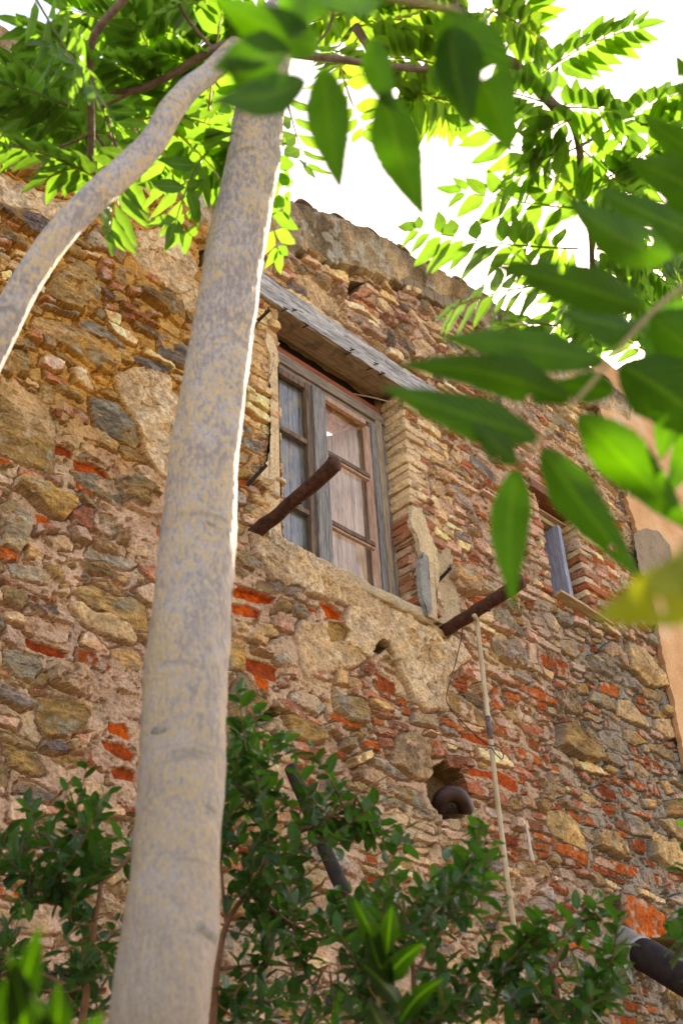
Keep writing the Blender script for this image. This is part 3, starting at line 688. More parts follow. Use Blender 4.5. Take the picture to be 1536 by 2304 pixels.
# cream brick courses left of the window, rose bricks over the little window
def courses(x0, x1, z0, z1, rh, kinds, seed, lmin=.16, lmax=.30, jag=0.0, tilt=0.0):
    r = random.Random(seed); z = z0
    while z < z1:
        x = x0 - r.random() * .1 + jag * r.random()
        while x < x1:
            L = r.uniform(lmin, lmax); k = r.choice(kinds)
            hh = rh * r.uniform(.72, .95); dz = (x - x0) * tilt
            if x + L > x0 + .03 and x < x1:
                xa, xb = max(x, x0), min(x + L - .014, x1 + jag * r.random())
                j = lambda: r.uniform(-.006, .006)
                if xb - xa > .05: stamp([(xa + j(), z + j() + dz), (xb + j(), z + j() + dz), (xb + j(), z + hh + j() + dz), (xa + j(), z + hh + j() + dz)], k, check=.35)
            x += L
        z += rh
courses(3.62, 4.19, 6.62, 7.78, .078, 'cccccp', 3, jag=.0)
courses(5.74, 5.98, 6.55, 7.75, .080, 'cccpc', 4, jag=.14)
courses(6.95, 8.35, 7.80, 8.45, .075, 'bpbpb', 5, lmin=.2, lmax=.27)
courses(7.98, 8.40, 6.6, 7.75, .075, 'rbcrpr', 6, jag=.1)
courses(6.95, 7.22, 6.62, 7.70, .075, 'prcrp', 8)
# --- everything between: rubble of falling size, never overlapping
def rockpoly(cx, cz, w_, h_, r, brick=False):
    if brick:
        j = lambda: r.uniform(-.008, .008); t = r.uniform(-.08, .08)
        return [(cx - w_ / 2 + j(), cz - h_ / 2 - t * w_ / 2), (cx + w_ / 2 + j(), cz - h_ / 2 + j() + t * w_ / 2), (cx + w_ / 2 + j(), cz + h_ / 2 + t * w_ / 2), (cx - w_ / 2 + j(), cz + h_ / 2 + j() - t * w_ / 2)]
    n = r.randint(4, 7); t = r.uniform(-.22, .22); o = []
    ph = r.random() * 6.28
    for i in range(n):
        a = ph + 6.283 * (i + r.uniform(-.3, .3)) / n
        k = 1 / max(abs(math.cos(a)), abs(math.sin(a))) ** r.uniform(.7, 1.1) * r.uniform(.85, 1.1)
        x = math.cos(a) * w_ / 2 * k; z = math.sin(a) * h_ / 2 * k
        o.append((cx + x, cz + z + x * t))
    return o
rr = random.Random(99)
def region_kind(x, z):
    s = rr.random()
    if z > 8.0:  tbl = [('c', .24), ('b', .22), ('g', .15), ('d', .12), ('p', .12), ('o', .1), ('r', .05)]
    elif x < 3.6 and z > 5.8: tbl = [('o', .42), ('d', .12), ('y', .14), ('b', .14), ('c', .12), ('g', .06)]
    elif x < 4.2: tbl = [('o', .26), ('g', .2), ('y', .16), ('p', .14), ('r', .12), ('d', .06), ('b', .06)]
    elif z < 4.4 and x < 6.2: tbl = [('p', .26), ('y', .18), ('g', .2), ('o', .14), ('d', .06), ('r', .12), ('c', .04)]
    elif x < 6: tbl = [('r', .38), ('b', .20), ('g', .16), ('p', .14), ('o', .12), ('c', .08), ('d', .04)]
    else: tbl = [('r', .42), ('o', .22), ('y', .08), ('g', .14), ('b', .12), ('p', .10), ('d', .04)]
    t = rr.random() * sum(q for _, q in tbl)
    for k, q in tbl:
        t -= q
        if t <= 0: return k
    return tbl[0][0]
for (n, wa, wb, ha, hb) in ((160, .32, .52, .13, .22), (800, .20, .40, .07, .14), (4200, .14, .27, .065, .12), (4200, .09, .18, .04, .08), (5200, .05, .11, .025, .05), (4500, .03, .06, .015, .032)):
    for i in range(n):
        x = rr.uniform(X0, 9.0); z = rr.uniform(Z0, 9.6)
        k = region_kind(x, z)
        if wa > .3 and k in 'rbpc': k = 'o' if rr.random() < .6 else 'g'
        br = k in 'rbpc'
        ww = rr.uniform(wa, wb); hh = rr.uniform(ha, hb)
        if br: hh = min(hh, rr.uniform(.035, .065)); ww = min(ww, .28)
        stamp(rockpoly(x, z, ww, hh, rr, br), k, check=(.10 if wa > .2 else .22 if wa > .06 else .12))
# mortar smeared over the edges of the stones, thin and broken
lfix = np.zeros(GX.shape, bool)
fm = fbm(GX, GZ, 3.4, 301, 5, gain=.62) + .35 * fbm(GX, GZ, 22, 311, 3)
film = sstep(.155, .26, fm) * (1 - fixedm) * (1 - .8 * isL) * (1 - isR)
pale = mort * 1.02 * (1 + .18 * fbm(GX, GZ, 30, 321, 3)[..., None])
col = col * (1 - .88 * film[..., None]) + pale * .88 * film[..., None]
h = h + film * (np.maximum(base_h + .004, h * .55 + .004) - h) * .9 + film * .004 * fbm(GX, GZ, 45, 331, 2)
# deep pits and small lost chips of mortar
pit = np.clip(fbm(GX, GZ, 16, 141, 3) * 3.2 - 1.25, 0, 1) * (~occ); h -= (0.035 * pit).astype(np.float32)
col *= (1 + 0.16 * fbm(GX, GZ, 2.2, 151, 3))[..., None]
# --- weathered coping band along the top
topx = [PD(*q)[0] for q in ((380, 350), (475, 415), (620, 472), (700, 505), (768, 530), (870, 580), (1000, 650), (1060, 730))]
topz = [PD(*q)[2] for q in ((380, 350), (475, 415), (620, 472), (700, 505), (768, 530), (870, 580), (1000, 650), (1060, 730))]
topx = [1.0, 2.2] + topx[:-1] + [6.9, 7.6, 9.4]; topz = [8.55, 8.62] + topz[:-1] + [9.70, 9.78, 9.9]
TOP = np.interp(GX, topx, topz) + 0.02 * fbm(GX, GZ * 0 + 1, 3, 161, 3)
lowpx = ((480, 520), (640, 558), (666, 565), (728, 590), (764, 606), (822, 623), (861, 640), (917, 640), (952, 653), (982, 672), (1014, 679))
lx = [1.0, 2.2, 3.2] + [PD(*q)[0] for q in lowpx] + [7.2, 9.4]; lz = [8.15, 8.2, 8.3] + [PD(*q)[2] for q in lowpx] + [9.3, 9.45]
LOW = np.interp(GX, lx, lz) + .02 + 0.09 * fbm(GX, GZ, 5, 171, 4)
band = GZ > LOW
bc = np.array([.46, .35, .22]) * (1 + .9 * fbm(GX, GZ, 5, 181, 4))[..., None]
li = np.clip(fbm(GX, GZ, 12, 191, 3) * 5 - .9, 0, 1)[..., None]; bc = bc * (1 - .7 * li) + np.array([.55, .54, .47]) * .7 * li
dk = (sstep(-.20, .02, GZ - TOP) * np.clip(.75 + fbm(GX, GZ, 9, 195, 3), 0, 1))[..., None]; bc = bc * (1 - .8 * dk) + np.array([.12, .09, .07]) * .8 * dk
bh = 0.055 + 0.11 * sstep(0, 1, (GZ - LOW) / np.maximum(TOP - LOW, .05)) + .035 * fbm(GX, GZ, 5, 201, 4) + 0.012 * fbm(GX, GZ, 30, 205, 3)
edge = np.clip((GZ - LOW) / 0.015, 0, 1)
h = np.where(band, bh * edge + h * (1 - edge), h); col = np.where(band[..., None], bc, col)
recess = np.clip(1 - (LOW - GZ) / 0.05, 0, 1) * (~band) * np.clip(fbm(GX, GZ, 3, 211, 2) * 4 + .3, 0, 1)
h -= 0.09 * recess
# see-through hole
hx, hz = face_xy('A', 1177, 510)
hole = ((WX - hx) ** 2 / .065 ** 2 + (WZ - hz) ** 2 / .05 ** 2) < 1
keepv = ~(o1 | o2 | hole) & (GZ < TOP)
# mesh
idx = np.arange(nx * nz).reshape(nx, nz)
co = np.empty((nx, nz, 3), np.float32); co[..., 0] = GX; co[..., 1] = WY - h; co[..., 2] = GZ
fk = keepv[:-1, :-1] & keepv[1:, :-1] & keepv[:-1, 1:] & keepv[1:, 1:]
a = idx[:-1, :-1][fk]; b = idx[1:, :-1][fk]; c = idx[1:, 1:][fk]; d = idx[:-1, 1:][fk]
faces = np.stack([a, b, c, d], 1)
used = np.zeros(nx * nz, bool); used[faces.ravel()] = True
remap = np.cumsum(used) - 1; faces = remap[faces]
vco = co.reshape(-1, 3)[used]; vcol = np.clip(col, 0.01, .85).reshape(-1, 3)[used]
me = bpy.data.meshes.new('masonry'); nf = len(faces)
me.vertices.add(len(vco)); me.vertices.foreach_set('co', vco.ravel())
me.loops.add(nf * 4); me.loops.foreach_set('vertex_index', faces.ravel().astype(np.int32))
me.polygons.add(nf); me.polygons.foreach_set('loop_start', (np.arange(nf) * 4).astype(np.int32)); me.polygons.foreach_set('loop_total', np.full(nf, 4, np.int32))
me.update()
ca_ = me.color_attributes.new('col', 'FLOAT_COLOR', 'POINT')
vl = vcol.mean(1, keepdims=True); vcol = np.clip(vl + (vcol - vl) * 1.12, .008, .88); cc = np.ones((len(vco), 4), np.float32); cc[:, :3] = vcol; ca_.data.foreach_set('color', cc.ravel())
masonry = link('wall', me, MAS, house, False)
print('wall verts', len(vco))
def wall_h(x, z):
    i = min(max(int((x - X0) / DX), 0), nx - 1); j = min(max(int((z - Z0) / DZ), 0), nz - 1); return float(h[i, j])
# ================================================================== WOOD, IRON, BRICK EDGES
GREYW = mat_wood('grey_weathered_wood', (.10, .095, .09), (.34, .31, .28), (1, 1, .05), 55, crack=.8)
BEAMW = mat_wood('beam_wood', (.13, .12, .115), (.62, .58, .53), (.05, 1, 1), 48, crack=1.0)
SOFFW = mat_wood('beam_underside', (.20, .135, .085), (.42, .30, .20), (.10, 1, 1), 30, streak=(.06, .045, .035), crack=.5)
SHUTW = mat_wood('shutter_grey', (.085, .09, .095), (.30, .29, .26), (1, 1, .04), 70, streak=(.34, .26, .13), crack=.8)
PALEW = mat_wood('pale_wood', (.34, .25, .18), (.70, .55, .40), (1, 1, .04), 60, crack=.5)
BROWNW = mat_wood('brown_frame_wood', (.08, .05, .035), (.26, .17, .11), (1, 1, .08), 45, crack=.6)
PINKW = mat_wood('pink_painted_wood', (.30, .16, .11), (.60, .40, .29), (1, 1, .08), 40, crack=.4)
REDW = mat_wood('red_painted_wood', (.22, .06, .04), (.42, .13, .08), (.08, 1, 1), 40, crack=.4)
HEADW = mat_wood('frame_head_wood', (.14, .11, .09), (.36, .28, .21), (.06, 1, 1), 50, crack=.7)
TANW = mat_wood('tan_wood', (.22, .16, .10), (.48, .36, .23), (1, 1, .05), 50, crack=.7)
BLUEW = mat_wood('bluish_wood', (.20, .21, .27), (.44, .45, .55), (1, 1, .05), 50, crack=.6)
SILLW = mat_wood('sill_board', (.30, .20, .11), (.55, .40, .24), (.05, 1, 1), 50, crack=.6)
RUST = mat_rough('rusty_iron', (.016, .007, .005), (.13, .045, .02), 28, .85, 1.0, 0.0)
RUST2 = mat_rough('rust_orange', (.12, .04, .02), (.27, .10, .045), 30, .85, .5)
IRON = mat_rough('dark_iron', (.02, .015, .013), (.06, .035, .025), 50, .7, .4, .3)
DARKPIPE = mat_rough('dark_pipe', (.012, .009, .009), (.04, .028, .025), 14, .8, .5, 0, .25)
CEM = mat_rough('cement', (.16, .145, .12), (.30, .27, .21), 18, .95, .6)
WHITEP = mat_rough('white_cement', (.30, .28, .25), (.5, .47, .43), 30, .9, .5)
CANE = mat_wood('cane', (.36, .26, .15), (.62, .50, .33), (1, 1, .1), 40, crack=.4)
CANED = mat_rough('cane_burnt', (.07, .045, .05), (.20, .13, .11), 30, .8, .3)
GLASS = None
def mk_glass():
    m, t = newmat('window_glass')
    p = N(t, 'ShaderNodeBsdfGlossy', ins={'Roughness': 0.08}); tr = N(t, 'ShaderNodeBsdfTransparent')
    mx = N(t, 'ShaderNodeMixShader'); mx.inputs[0].default_value = .045
    t.links.new(tr.outputs[0], mx.inputs[1]); t.links.new(p.outputs[0], mx.inputs[2])
    o = N(t, 'ShaderNodeOutputMaterial'); t.links.new(mx.outputs[0], o.inputs[0]); return m
GLASS = mk_glass()

def box(mb, x0, x1, y0, y1, z0, z1, rot=None, col=(1, 1, 1), bev=0.004, seg=6, rag=0.0, seed=0):
    """a bevelled, slightly irregular timber or block, subdivided so it can be uneven"""
    nxx = max(1, int((x1 - x0) / .06)); nyy = max(1, int((y1 - y0) / .06)); nzz = max(1, int((z1 - z0) / .06))
    nxx = min(nxx, 40); nzz = min(nzz, 40); nyy = min(nyy, 8)
    bm = bmesh.new()
    r = bmesh.ops.create_cube(bm, size=1.0)
    for v in bm.verts: v.co = Vector(((x0 + x1) / 2 + v.co.x * (x1 - x0), (y0 + y1) / 2 + v.co.y * (y1 - y0), (z0 + z1) / 2 + v.co.z * (z1 - z0)))
    bmesh.ops.bevel(bm, geom=bm.edges[:], offset=min(bev, (x1 - x0) * .3, (y1 - y0) * .3, (z1 - z0) * .3), segments=2, affect='EDGES', profile=.6)
    if rag > 0:
        for axis, n, lo, hi in ((0, nxx, x0, x1), (1, nyy, y0, y1), (2, nzz, z0, z1)):
            for i in range(1, n):
                p = [0, 0, 0]; p[axis] = lo + (hi - lo) * i / n; nn = [0, 0, 0]; nn[axis] = 1
                bmesh.ops.bisect_plane(bm, geom=bm.verts[:] + bm.edges[:] + bm.faces[:], plane_co=p, plane_no=nn)
        from mathutils import noise
        for v in bm.verts:
            q = v.co * 7 + Vector((seed * 3.1, seed * 1.7, seed))
            v.co += rag * Vector((noise.noise(q), noise.noise(q + Vector((9, 0, 0))), noise.noise(q + Vector((0, 9, 0))))) + rag * .6 * Vector((noise.noise(q * 4), noise.noise(q * 4 + Vector((9, 0, 0))), noise.noise(q * 4 + Vector((0, 9, 0)))))
    bm.verts.index_update()
    vs = [tuple(v.co) for v in bm.verts]
    if rot is not None: vs = [tuple(rot @ Vector(v)) for v in vs]
    fs = [tuple(v.index for v in f.verts) for f in bm.faces]; bm.free()
    mb.add(vs, fs, col)
def obox(name, mat, parent, *a, **k):
    mb = MB(); box(mb, *a, **k); return mb.build(name, mat, parent, smooth=False)
def tube(mb, pts, rad, n=12, col=(1, 1, 1), cap=True, wob=0.0, seed=0):
    pts = [V(p) if not isinstance(p, Vector) else p for p in pts]
    if not hasattr(rad, '__len__'): rad = [rad] * len(pts)
    vs = []; uv = []; prev = None; L = 0
    from mathutils import noise
    for i, p in enumerate(pts):
        t = (pts[min(i + 1, len(pts) - 1)] - pts[max(i - 1, 0)]).normalized()
        if prev is None:
            a = t.orthogonal().normalized()
        else: a = (prev - t * prev.dot(t)).normalized()
        b = t.cross(a); prev = a
        if i: L += (p - pts[i - 1]).length
        for k in range(n):
            th = 6.28318 * k / n; r = rad[i]
            if wob: r *= 1 + wob * noise.noise(Vector((math.cos(th) * 1.3, math.sin(th) * 1.3, L * 7 + seed))) + .5 * wob * noise.noise(Vector((math.cos(th) * 4, math.sin(th) * 4, L * 25 + seed)))
            vs.append(p + (a * math.cos(th) + b * math.sin(th)) * r); uv.append((k / n, L))
    fs = []
    for i in range(len(pts) - 1):
        for k in range(n):
            k2 = (k + 1) % n; fs.append((i * n + k, i * n + k2, (i + 1) * n + k2, (i + 1) * n + k))
    if cap: fs.append(tuple(range(n - 1, -1, -1))); fs.append(tuple((len(pts) - 1) * n + k for k in range(n)))
    mb.add(vs, fs, col, uv)
def spline(pts, n=8):
    """Catmull-Rom through numpy points (any dimension)"""
    P_ = [np.array(p, float) for p in pts]; P_ = [2 * P_[0] - P_[1]] + P_ + [2 * P_[-1] - P_[-2]]
    o = []
    for i in range(1, len(P_) - 2):
        a, b, c, d = P_[i - 1:i + 3]
        for k in range(n):
            t = k / n; o.append(.5 * (2 * b + (c - a) * t + (2 * a - 5 * b + 4 * c - d) * t * t + (3 * b - a - 3 * c + d) * t ** 3))
    o.append(P_[-2]); return o

# ---- the body of the wall behind its weathered face (solid blocks round both openings)
core = MB()
def cb(x0, x1, z0, z1, y0=4.70, y1=5.02): box(core, x0, x1, y0, y1, z0, z1, col=(.52, .33, .16), bev=.01, rag=.03, seed=x0)
for (a, b, z0, z1) in ((1.12, 4.19, 2.25, 8.4), (4.195, 5.50, 2.25, 5.77), (5.51, 7.235, 2.25, 8.9), (7.24, 7.81, 2.25, 6.60), (7.82, 9.3, 2.25, 8.95), (4.2, 5.505, 7.93, 8.75), (7.24, 7.815, 7.70, 8.95)): 
    if a < 2:
        cb(a, 2.75, z0, z1); cb(2.76, 3.08, z0, 8.0); cb(3.09, b, z0, 8.1)
    else: cb(a, b, z0, z1)
hb = core.build('wall_core', MAS, house, smooth=False)
lower = MB(); box(lower, -6, 9.3, 4.56, 5.02, -.3, 2.24, col=(.50, .36, .24), bev=.01, rag=.03); box(lower, -6, 1.11, 4.58, 5.0, 2.25, 8.5, col=(.50, .36, .24), bev=.01, rag=.03)
lower.build('lower_wall', MAS, house, smooth=False)

# ---- lintel beam
beam = obox('lintel_beam', BEAMW, house, 3.52, 5.94, 4.445, 4.462, 7.865, 8.095, bev=.003, rag=.010, seed=3)
tag(beam, 'silver grey cracked timber beam')
under = obox('beam_body', SOFFW, beam, 3.53, 5.93, 4.4625, 4.67, 7.86, 8.09, bev=.006, rag=.006, seed=5)
for (px, py) in ((638, 697), (658, 699), (686, 734), (788, 788), (781, 795), (828, 830), (842, 820), (857, 841)):
    nails = MB(); p = PD(px, py, 4.44); tube(nails, [p + np.array([0, .02, 0]), p + np.array([0.004, -.028, -.006]), p + np.array([.016, -.034, -.012])], [.006, .005, .003], 6)
    tube(nails, [p + np.array([-.016, -.015, .006]), p + np.array([.016, -.018, -.004])], .005, 6); nails.build('nail', IRON, beam)
# ---- main window, set back in the wall
def zf(px, py, D): return PD(px, py, D)[2]
WF = 4.70
win = empty('window', (4.85, WF, 5.8)); win.parent = house; win.location = Vector((4.85, WF, 5.8)) - house.location
tag(win, 'two-leaf wooden window with peeling bars, one leaf backed by an open pale shutter')
def wb(name, mat, *a, **k): k.setdefault('rag', .003); return obox(name, mat, win, *a, **k)
wb('red_board', REDW, 4.10, 5.50, 4.70, 4.73, 7.722, 7.785)
wb('gap_board', BROWNW, 4.10, 5.50, 4.70, 4.74, 7.697, 7.720)
wb('gap_shade', IRON, 4.10, 5.50, 4.76, 4.78, 7.70, 7.95)  # dark sheet added to stand for the shaded gap behind the beam
rb = MB(); rnb = random.Random(8)  # rubble colours brightened to carry the sunlit bounce inside
for k_ in range(26):
    x_ = rnb.uniform(4.6, 5.9); y_ = rnb.uniform(4.86, 5.04); z_ = 7.68 + rnb.uniform(-.02, .02)
    box(rb, x_ - rnb.uniform(.06, .16), x_ + rnb.uniform(.06, .16), y_ - rnb.uniform(.03, .07), y_ + rnb.uniform(.03, .07), z_ - rnb.uniform(.02, .05), z_ + .1, col=rnb.choice([(.85, .58, .32), (.80, .40, .20), (.78, .55, .3), (.85, .66, .45)]), bev=.02, rag=.02, seed=k_)
box(rb, 4.3, 6.0, 4.83, 5.09, 7.69, 7.93, col=(.75, .48, .24), bev=.02, rag=.04)
rb.build('inner_rubble', MAS, house, smooth=True)
wb('frame_head', HEADW, 4.10, 5.50, 4.67, 4.745, 7.60, 7.695)
wb('frame_head', HEADW, 4.10, 5.40, 4.69, 4.74, 7.555, 7.597)
wb('frame_jamb', TANW, 5.395, 5.455, 4.665, 4.75, 5.70, 7.597)
wb('frame_jamb', GREYW, 5.458, 5.51, 4.685, 4.76, 5.70, 7.64)
wb('frame_jamb', GREYW, 4.08, 4.19, 4.67, 4.75, 5.70, 7.597)
# leaves: stiles, rails, glazing bars
wb('mullion', GREYW, 4.690, 4.765, 4.655, 4.72, 5.70, 7.552)
wb('mullion', GREYW, 4.768, 4.835, 4.668, 4.725, 5.70, 7.552)
wb('stile', BROWNW, 4.635, 4.687, 4.675, 4.715, 5.70, 7.552)
wb('stile', GREYW, 5.335, 5.392, 4.67, 4.715, 5.70, 7.552)
wb('stile', PINKW, 5.290, 5.333, 4.685, 4.72, 5.70, 7.50)
wb('top_rail', BROWNW, 4.19, 4.634, 4.68, 4.715, 7.49, 7.552)
wb('top_rail', PINKW, 4.838, 5.29, 4.68, 4.715, 7.505, 7.552)
for z in (zf(640, 970, WF), zf(690, 1155, WF)):
    wb('glazing_bar', BROWNW, 4.19, 4.634, 4.682, 4.712, z - .02, z + .022)
for z in (zf(790, 1052, WF), zf(795, 1205, WF)):
    wb('glazing_bar', BROWNW, 4.838, 5.29, 4.680, 4.712, z - .016, z + .022)
    wb('glazing_bar', PINKW, 4.838, 5.29, 4.688, 4.718, z - .036, z - .018)
wb('pane', GLASS, 4.19, 4.634, 4.722, 4.725, 5.72, 7.49, rag=0)
wb('pane', GLASS, 4.84, 5.29, 4.722, 4.725, 5.72, 7.50, rag=0)
# closed shutter behind the left leaf
for x0, x1 in ((4.12, 4.33), (4.334, 4.50), (4.504, 4.66)): wb('shutter_board', SHUTW, x0, x1, 4.735, 4.762, 5.66, 7.52)
# pale shutter behind the right leaf, swung inward on its right-hand hinge
hz_ = PD(815, 955, 4.76)[2]
far = None
for D in np.arange(4.76, 6.0, .01):
    q = PD(733, 988, D)
    if q[2] >= hz_: far = q; break
hx0, hy0 = 5.36, 4.765; fxx, fyy = (far[0] - .03, far[1]) if far is not None else (4.9, 5.1)
ang = math.atan2(fyy - hy0, fxx - hx0); Lsh = math.hypot(fxx - hx0, fyy - hy0) + .06
R_ = Matrix.Translation((hx0, hy0, 0)) @ Matrix.Rotation(ang, 4, 'Z')
sh = empty('open_shutter'); sh.parent = win; sh.location = -win.location - house.location
tag(sh, 'pale brown plank shutter standing open inside')
for k in range(3):
    mbs = MB(); box(mbs, Lsh * k / 3 + .001, Lsh * (k + 1) / 3 - .001, -.012, .014, 5.66, hz_, rot=R_, rag=.002, seed=k)
    o = link('plank', mbs.mesh('plank'), PALEW, None, False); o.parent = sh
mbs = MB(); box(mbs, 0.02, .05, .012, .03, 5.7, hz_ - .05, rot=R_); o = link('shutter_rail', mbs.mesh('shutter_rail'), BROWNW, None, False); o.parent = sh
# straw-like splinter hanging under the beam
sp_ = MB(); tube(sp_, [PD(795, 886, 4.62), PD(840, 895, 4.55), PD(882, 906, 4.50)], .006, 6); sp_.build('splinter', TANW, beam)

# ---- brick edges of the openings, each course a separate worn brick in one bonded corner
def quoin(name, xr, z0, z1, rh, cols, seed, y1=4.70, lens=(.24, .36), side=1, front=4.47, parent=house):
    """courses turning the corner of a reveal; side=1: masonry lies to the +x of the edge"""
    mb = MB(); r = random.Random(seed); z = z0; i = 0
    while z < z1 - .03:
        hh = rh * r.uniform(.78, .9); L = r.uniform(*lens) * (.62 if i % 2 else 1)
        c = r.choice(cols); f1 = r.uniform(.85, 1.12); c = tuple(x * f1 for x in c)
        e = r.uniform(-.012, .018); f = front - r.uniform(-.01, .02)
        if side > 0: box(mb, xr - .012 + e, xr + L, f, y1, z, z + hh, col=c, bev=.014, rag=.012, seed=seed + i)
        else: box(mb, xr - L, xr + .004 + e, f, y1, z, z + hh, col=c, bev=.014, rag=.012, seed=seed + i)
        z += rh; i += 1
    # mortar bed behind the courses
    if side > 0: box(mb, xr + .008, xr + .42, front + .022, y1 + .01, z0 - .02, z1, col=(.52, .38, .22), bev=.006, rag=.012, seed=seed)
    else: box(mb, xr - .42, xr - .008, front + .022, y1 + .01, z0 - .02, z1, col=(.52, .38, .22), bev=.006, rag=.012, seed=seed)
    return mb.build(name, MAS, parent, smooth=False)
CREAM = [(.82, .57, .31), (.80, .55, .30), (.83, .60, .35), (.76, .51, .28)]
REDB = [(.52, .15, .06), (.48, .17, .08), (.50, .22, .12)]
ROSE = [(.60, .36, .24), (.66, .45, .30)]
tag(quoin('brick_jamb', 5.51, 6.66, 7.86, .078, CREAM, 11), 'cream brick jamb with toothed edge')
quoin('brick_jamb', 5.50, 6.44, 6.66, .072, REDB, 12)
quoin('brick_jamb', 5.53, 5.80, 6.44, .075, REDB + ROSE, 13, lens=(.12, .18))
quoin('brick_jamb', 7.80, 6.62, 7.66, .072, REDB + REDB + ROSE + CREAM[:2], 14, y1=4.80, lens=(.22, .30), front=4.475)
mb = MB(); box(mb, 3.95, 4.19, 4.505, 4.70, 5.78, 7.86, col=(.66, .47, .26), bev=.01, rag=.012); mb.build('brick_jamb', MAS, house, smooth=True)
quoin('brick_jamb', 7.245, 6.62, 7.66, .075, ROSE + REDB, 16, side=-1, y1=4.80, lens=(.14, .2), front=4.485)
# plaster skin clinging to the lower right jamb and along the left one
pl = MB()
def skin(outline, y, th, colr, seed, inner=None):
    """irregular plaster plate on the wall face from an outline in (x, z)"""
    n = len(outline); bm = bmesh.new(); r = random.Random(seed)
    pts = []
    for i in range(n):
        a = np.array(outline[i]); b = np.array(outline[(i + 1) % n]); L = np.linalg.norm(b - a); m_ = max(1, int(L / .03))
        for k in range(m_):
            p = a + (b - a) * k / m_; pts.append((p[0] + r.uniform(-.008, .008), p[1] + r.uniform(-.008, .008)))
    f_ = [bm.verts.new((p[0], y - th, p[1])) for p in pts]; b_ = [bm.verts.new((p[0] + r.uniform(-.004, .004), y, p[1])) for p in pts]
    bm.faces.new(f_)
    for i in range(len(pts)): bm.faces.new((f_[i], b_[i], b_[(i + 1) % len(pts)], f_[(i + 1) % len(pts)]))
    bmesh.ops.triangulate(bm, faces=[f for f in bm.faces if len(f.verts) > 4])
    bmesh.ops.recalc_face_normals(bm, faces=bm.faces[:])
    bm.verts.index_update()
    pl.add([tuple(v.co) for v in bm.verts], [tuple(v.index for v in f.verts) for f in bm.faces], colr); bm.free()
LP = (.68, .50, .29)
def px_out(pts, y): return [(PD(x, yy, y)[0], PD(x, yy, y)[2]) for x, yy in pts]
skin(px_out([(930, 1138), (950, 1143), (968, 1200), (985, 1235), (990, 1290), (983, 1330), (985, 1395), (964, 1385), (955, 1330), (950, 1250), (938, 1200), (925, 1175)], 4.43), 4.47, .035, LP, 1); pl.build('plaster_edge', MAS, house, smooth=False); pl = MB()
skin(px_out([(604, 748), (614, 755), (627, 790), (629, 900), (632, 1040), (634, 1130), (638, 1215), (625, 1222), (612, 1165), (598, 1110), (590, 1060), (606, 1030), (612, 960), (608, 880), (612, 800), (600, 770)], 4.46), 4.492, .024, (.78, .56, .32), 2)
pl.build('plaster_edge', MAS, house, smooth=False)
gs = MB(); cem = px_out([(952, 1240), (962, 1250), (966, 1310), (972, 1370), (962, 1382), (950, 1340), (944, 1270)], 4.42)
pl2 = pl; pl = MB(); skin(cem, 4.46, .04, (.33, .31, .27), 4); pl.build('cement_patch', MAS, house, smooth=False); pl = pl2
# ragged plaster lip of the sill
sill = MB(); box(sill, 4.15, 5.60, 4.455, 4.70, 5.70, 5.795, col=(.58, .44, .27), bev=.02, rag=.02, seed=31); sill.build('window_sill', MAS, house, smooth=True)

# ---- small window
w2 = empty('small_window', (7.5, 4.7, 6.6)); w2.parent = house; w2.location = Vector((7.5, 4.7, 6.6)) - house.location
tag(w2, 'small window hole with a bluish wooden jamb, rusty lintel and warped sill board')
obox('iron_lintel', RUST2, w2, 7.12, 7.98, 4.43, 4.62, 7.665, 7.675, bev=.002, rag=.004)
obox('iron_lintel', RUST2, w2, 7.12, 7.98, 4.430, 4.442, 7.676, 7.76, bev=.002, rag=.004)
obox('frame_head', SILLW, w2, 7.24, 7.80, 4.60, 4.74, 7.55, 7.60, bev=.006, rag=.008)
obox('frame_head', SILLW, w2, 7.24, 7.82, 4.56, 4.72, 7.61, 7.63, bev=.004, rag=.006)
obox('frame_jamb', BLUEW, w2, 7.615, 7.665, 4.55, 4.73, 6.60, 7.548, bev=.006, rag=.006)
obox('frame_jamb', GREYW, w2, 7.668, 7.72, 4.58, 4.74, 6.60, 7.548, bev=.006, rag=.006)
sb = MB(); Rs = Matrix.Translation((7.6, 4.5, 6.62)) @ Matrix.Rotation(math.radians(3), 4, 'Y') @ Matrix.Rotation(math.radians(-8), 4, 'X')
box(sb, -.34, .42, -.09, .16, -.02, .008, rot=Rs, rag=.008, seed=9); sb.build('sill_board', SILLW, w2, smooth=False)
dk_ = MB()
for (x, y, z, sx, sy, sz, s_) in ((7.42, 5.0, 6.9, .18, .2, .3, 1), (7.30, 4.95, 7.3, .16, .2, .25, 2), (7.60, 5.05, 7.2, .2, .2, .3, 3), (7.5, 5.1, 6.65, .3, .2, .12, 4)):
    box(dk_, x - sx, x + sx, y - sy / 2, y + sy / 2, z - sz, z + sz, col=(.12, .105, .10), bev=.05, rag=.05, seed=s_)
box(dk_, 7.0, 8.05, 5.3, 5.4, 6.3, 8.0, col=(.10, .09, .085), rag=.02); box(dk_, 6.98, 7.04, 4.9, 5.3, 6.3, 8.0, col=(.1, .09, .085)); box(dk_, 8.0, 8.06, 4.9, 5.3, 6.3, 8.0, col=(.1, .09, .085)); box(dk_, 7.0, 8.05, 5.02, 5.35, 8.0, 8.06, col=(.1, .09, .085));  # room walls coloured dark to carry the shade inside
dk_.build('rubble_and_dark_room', MAS, w2, smooth=True)

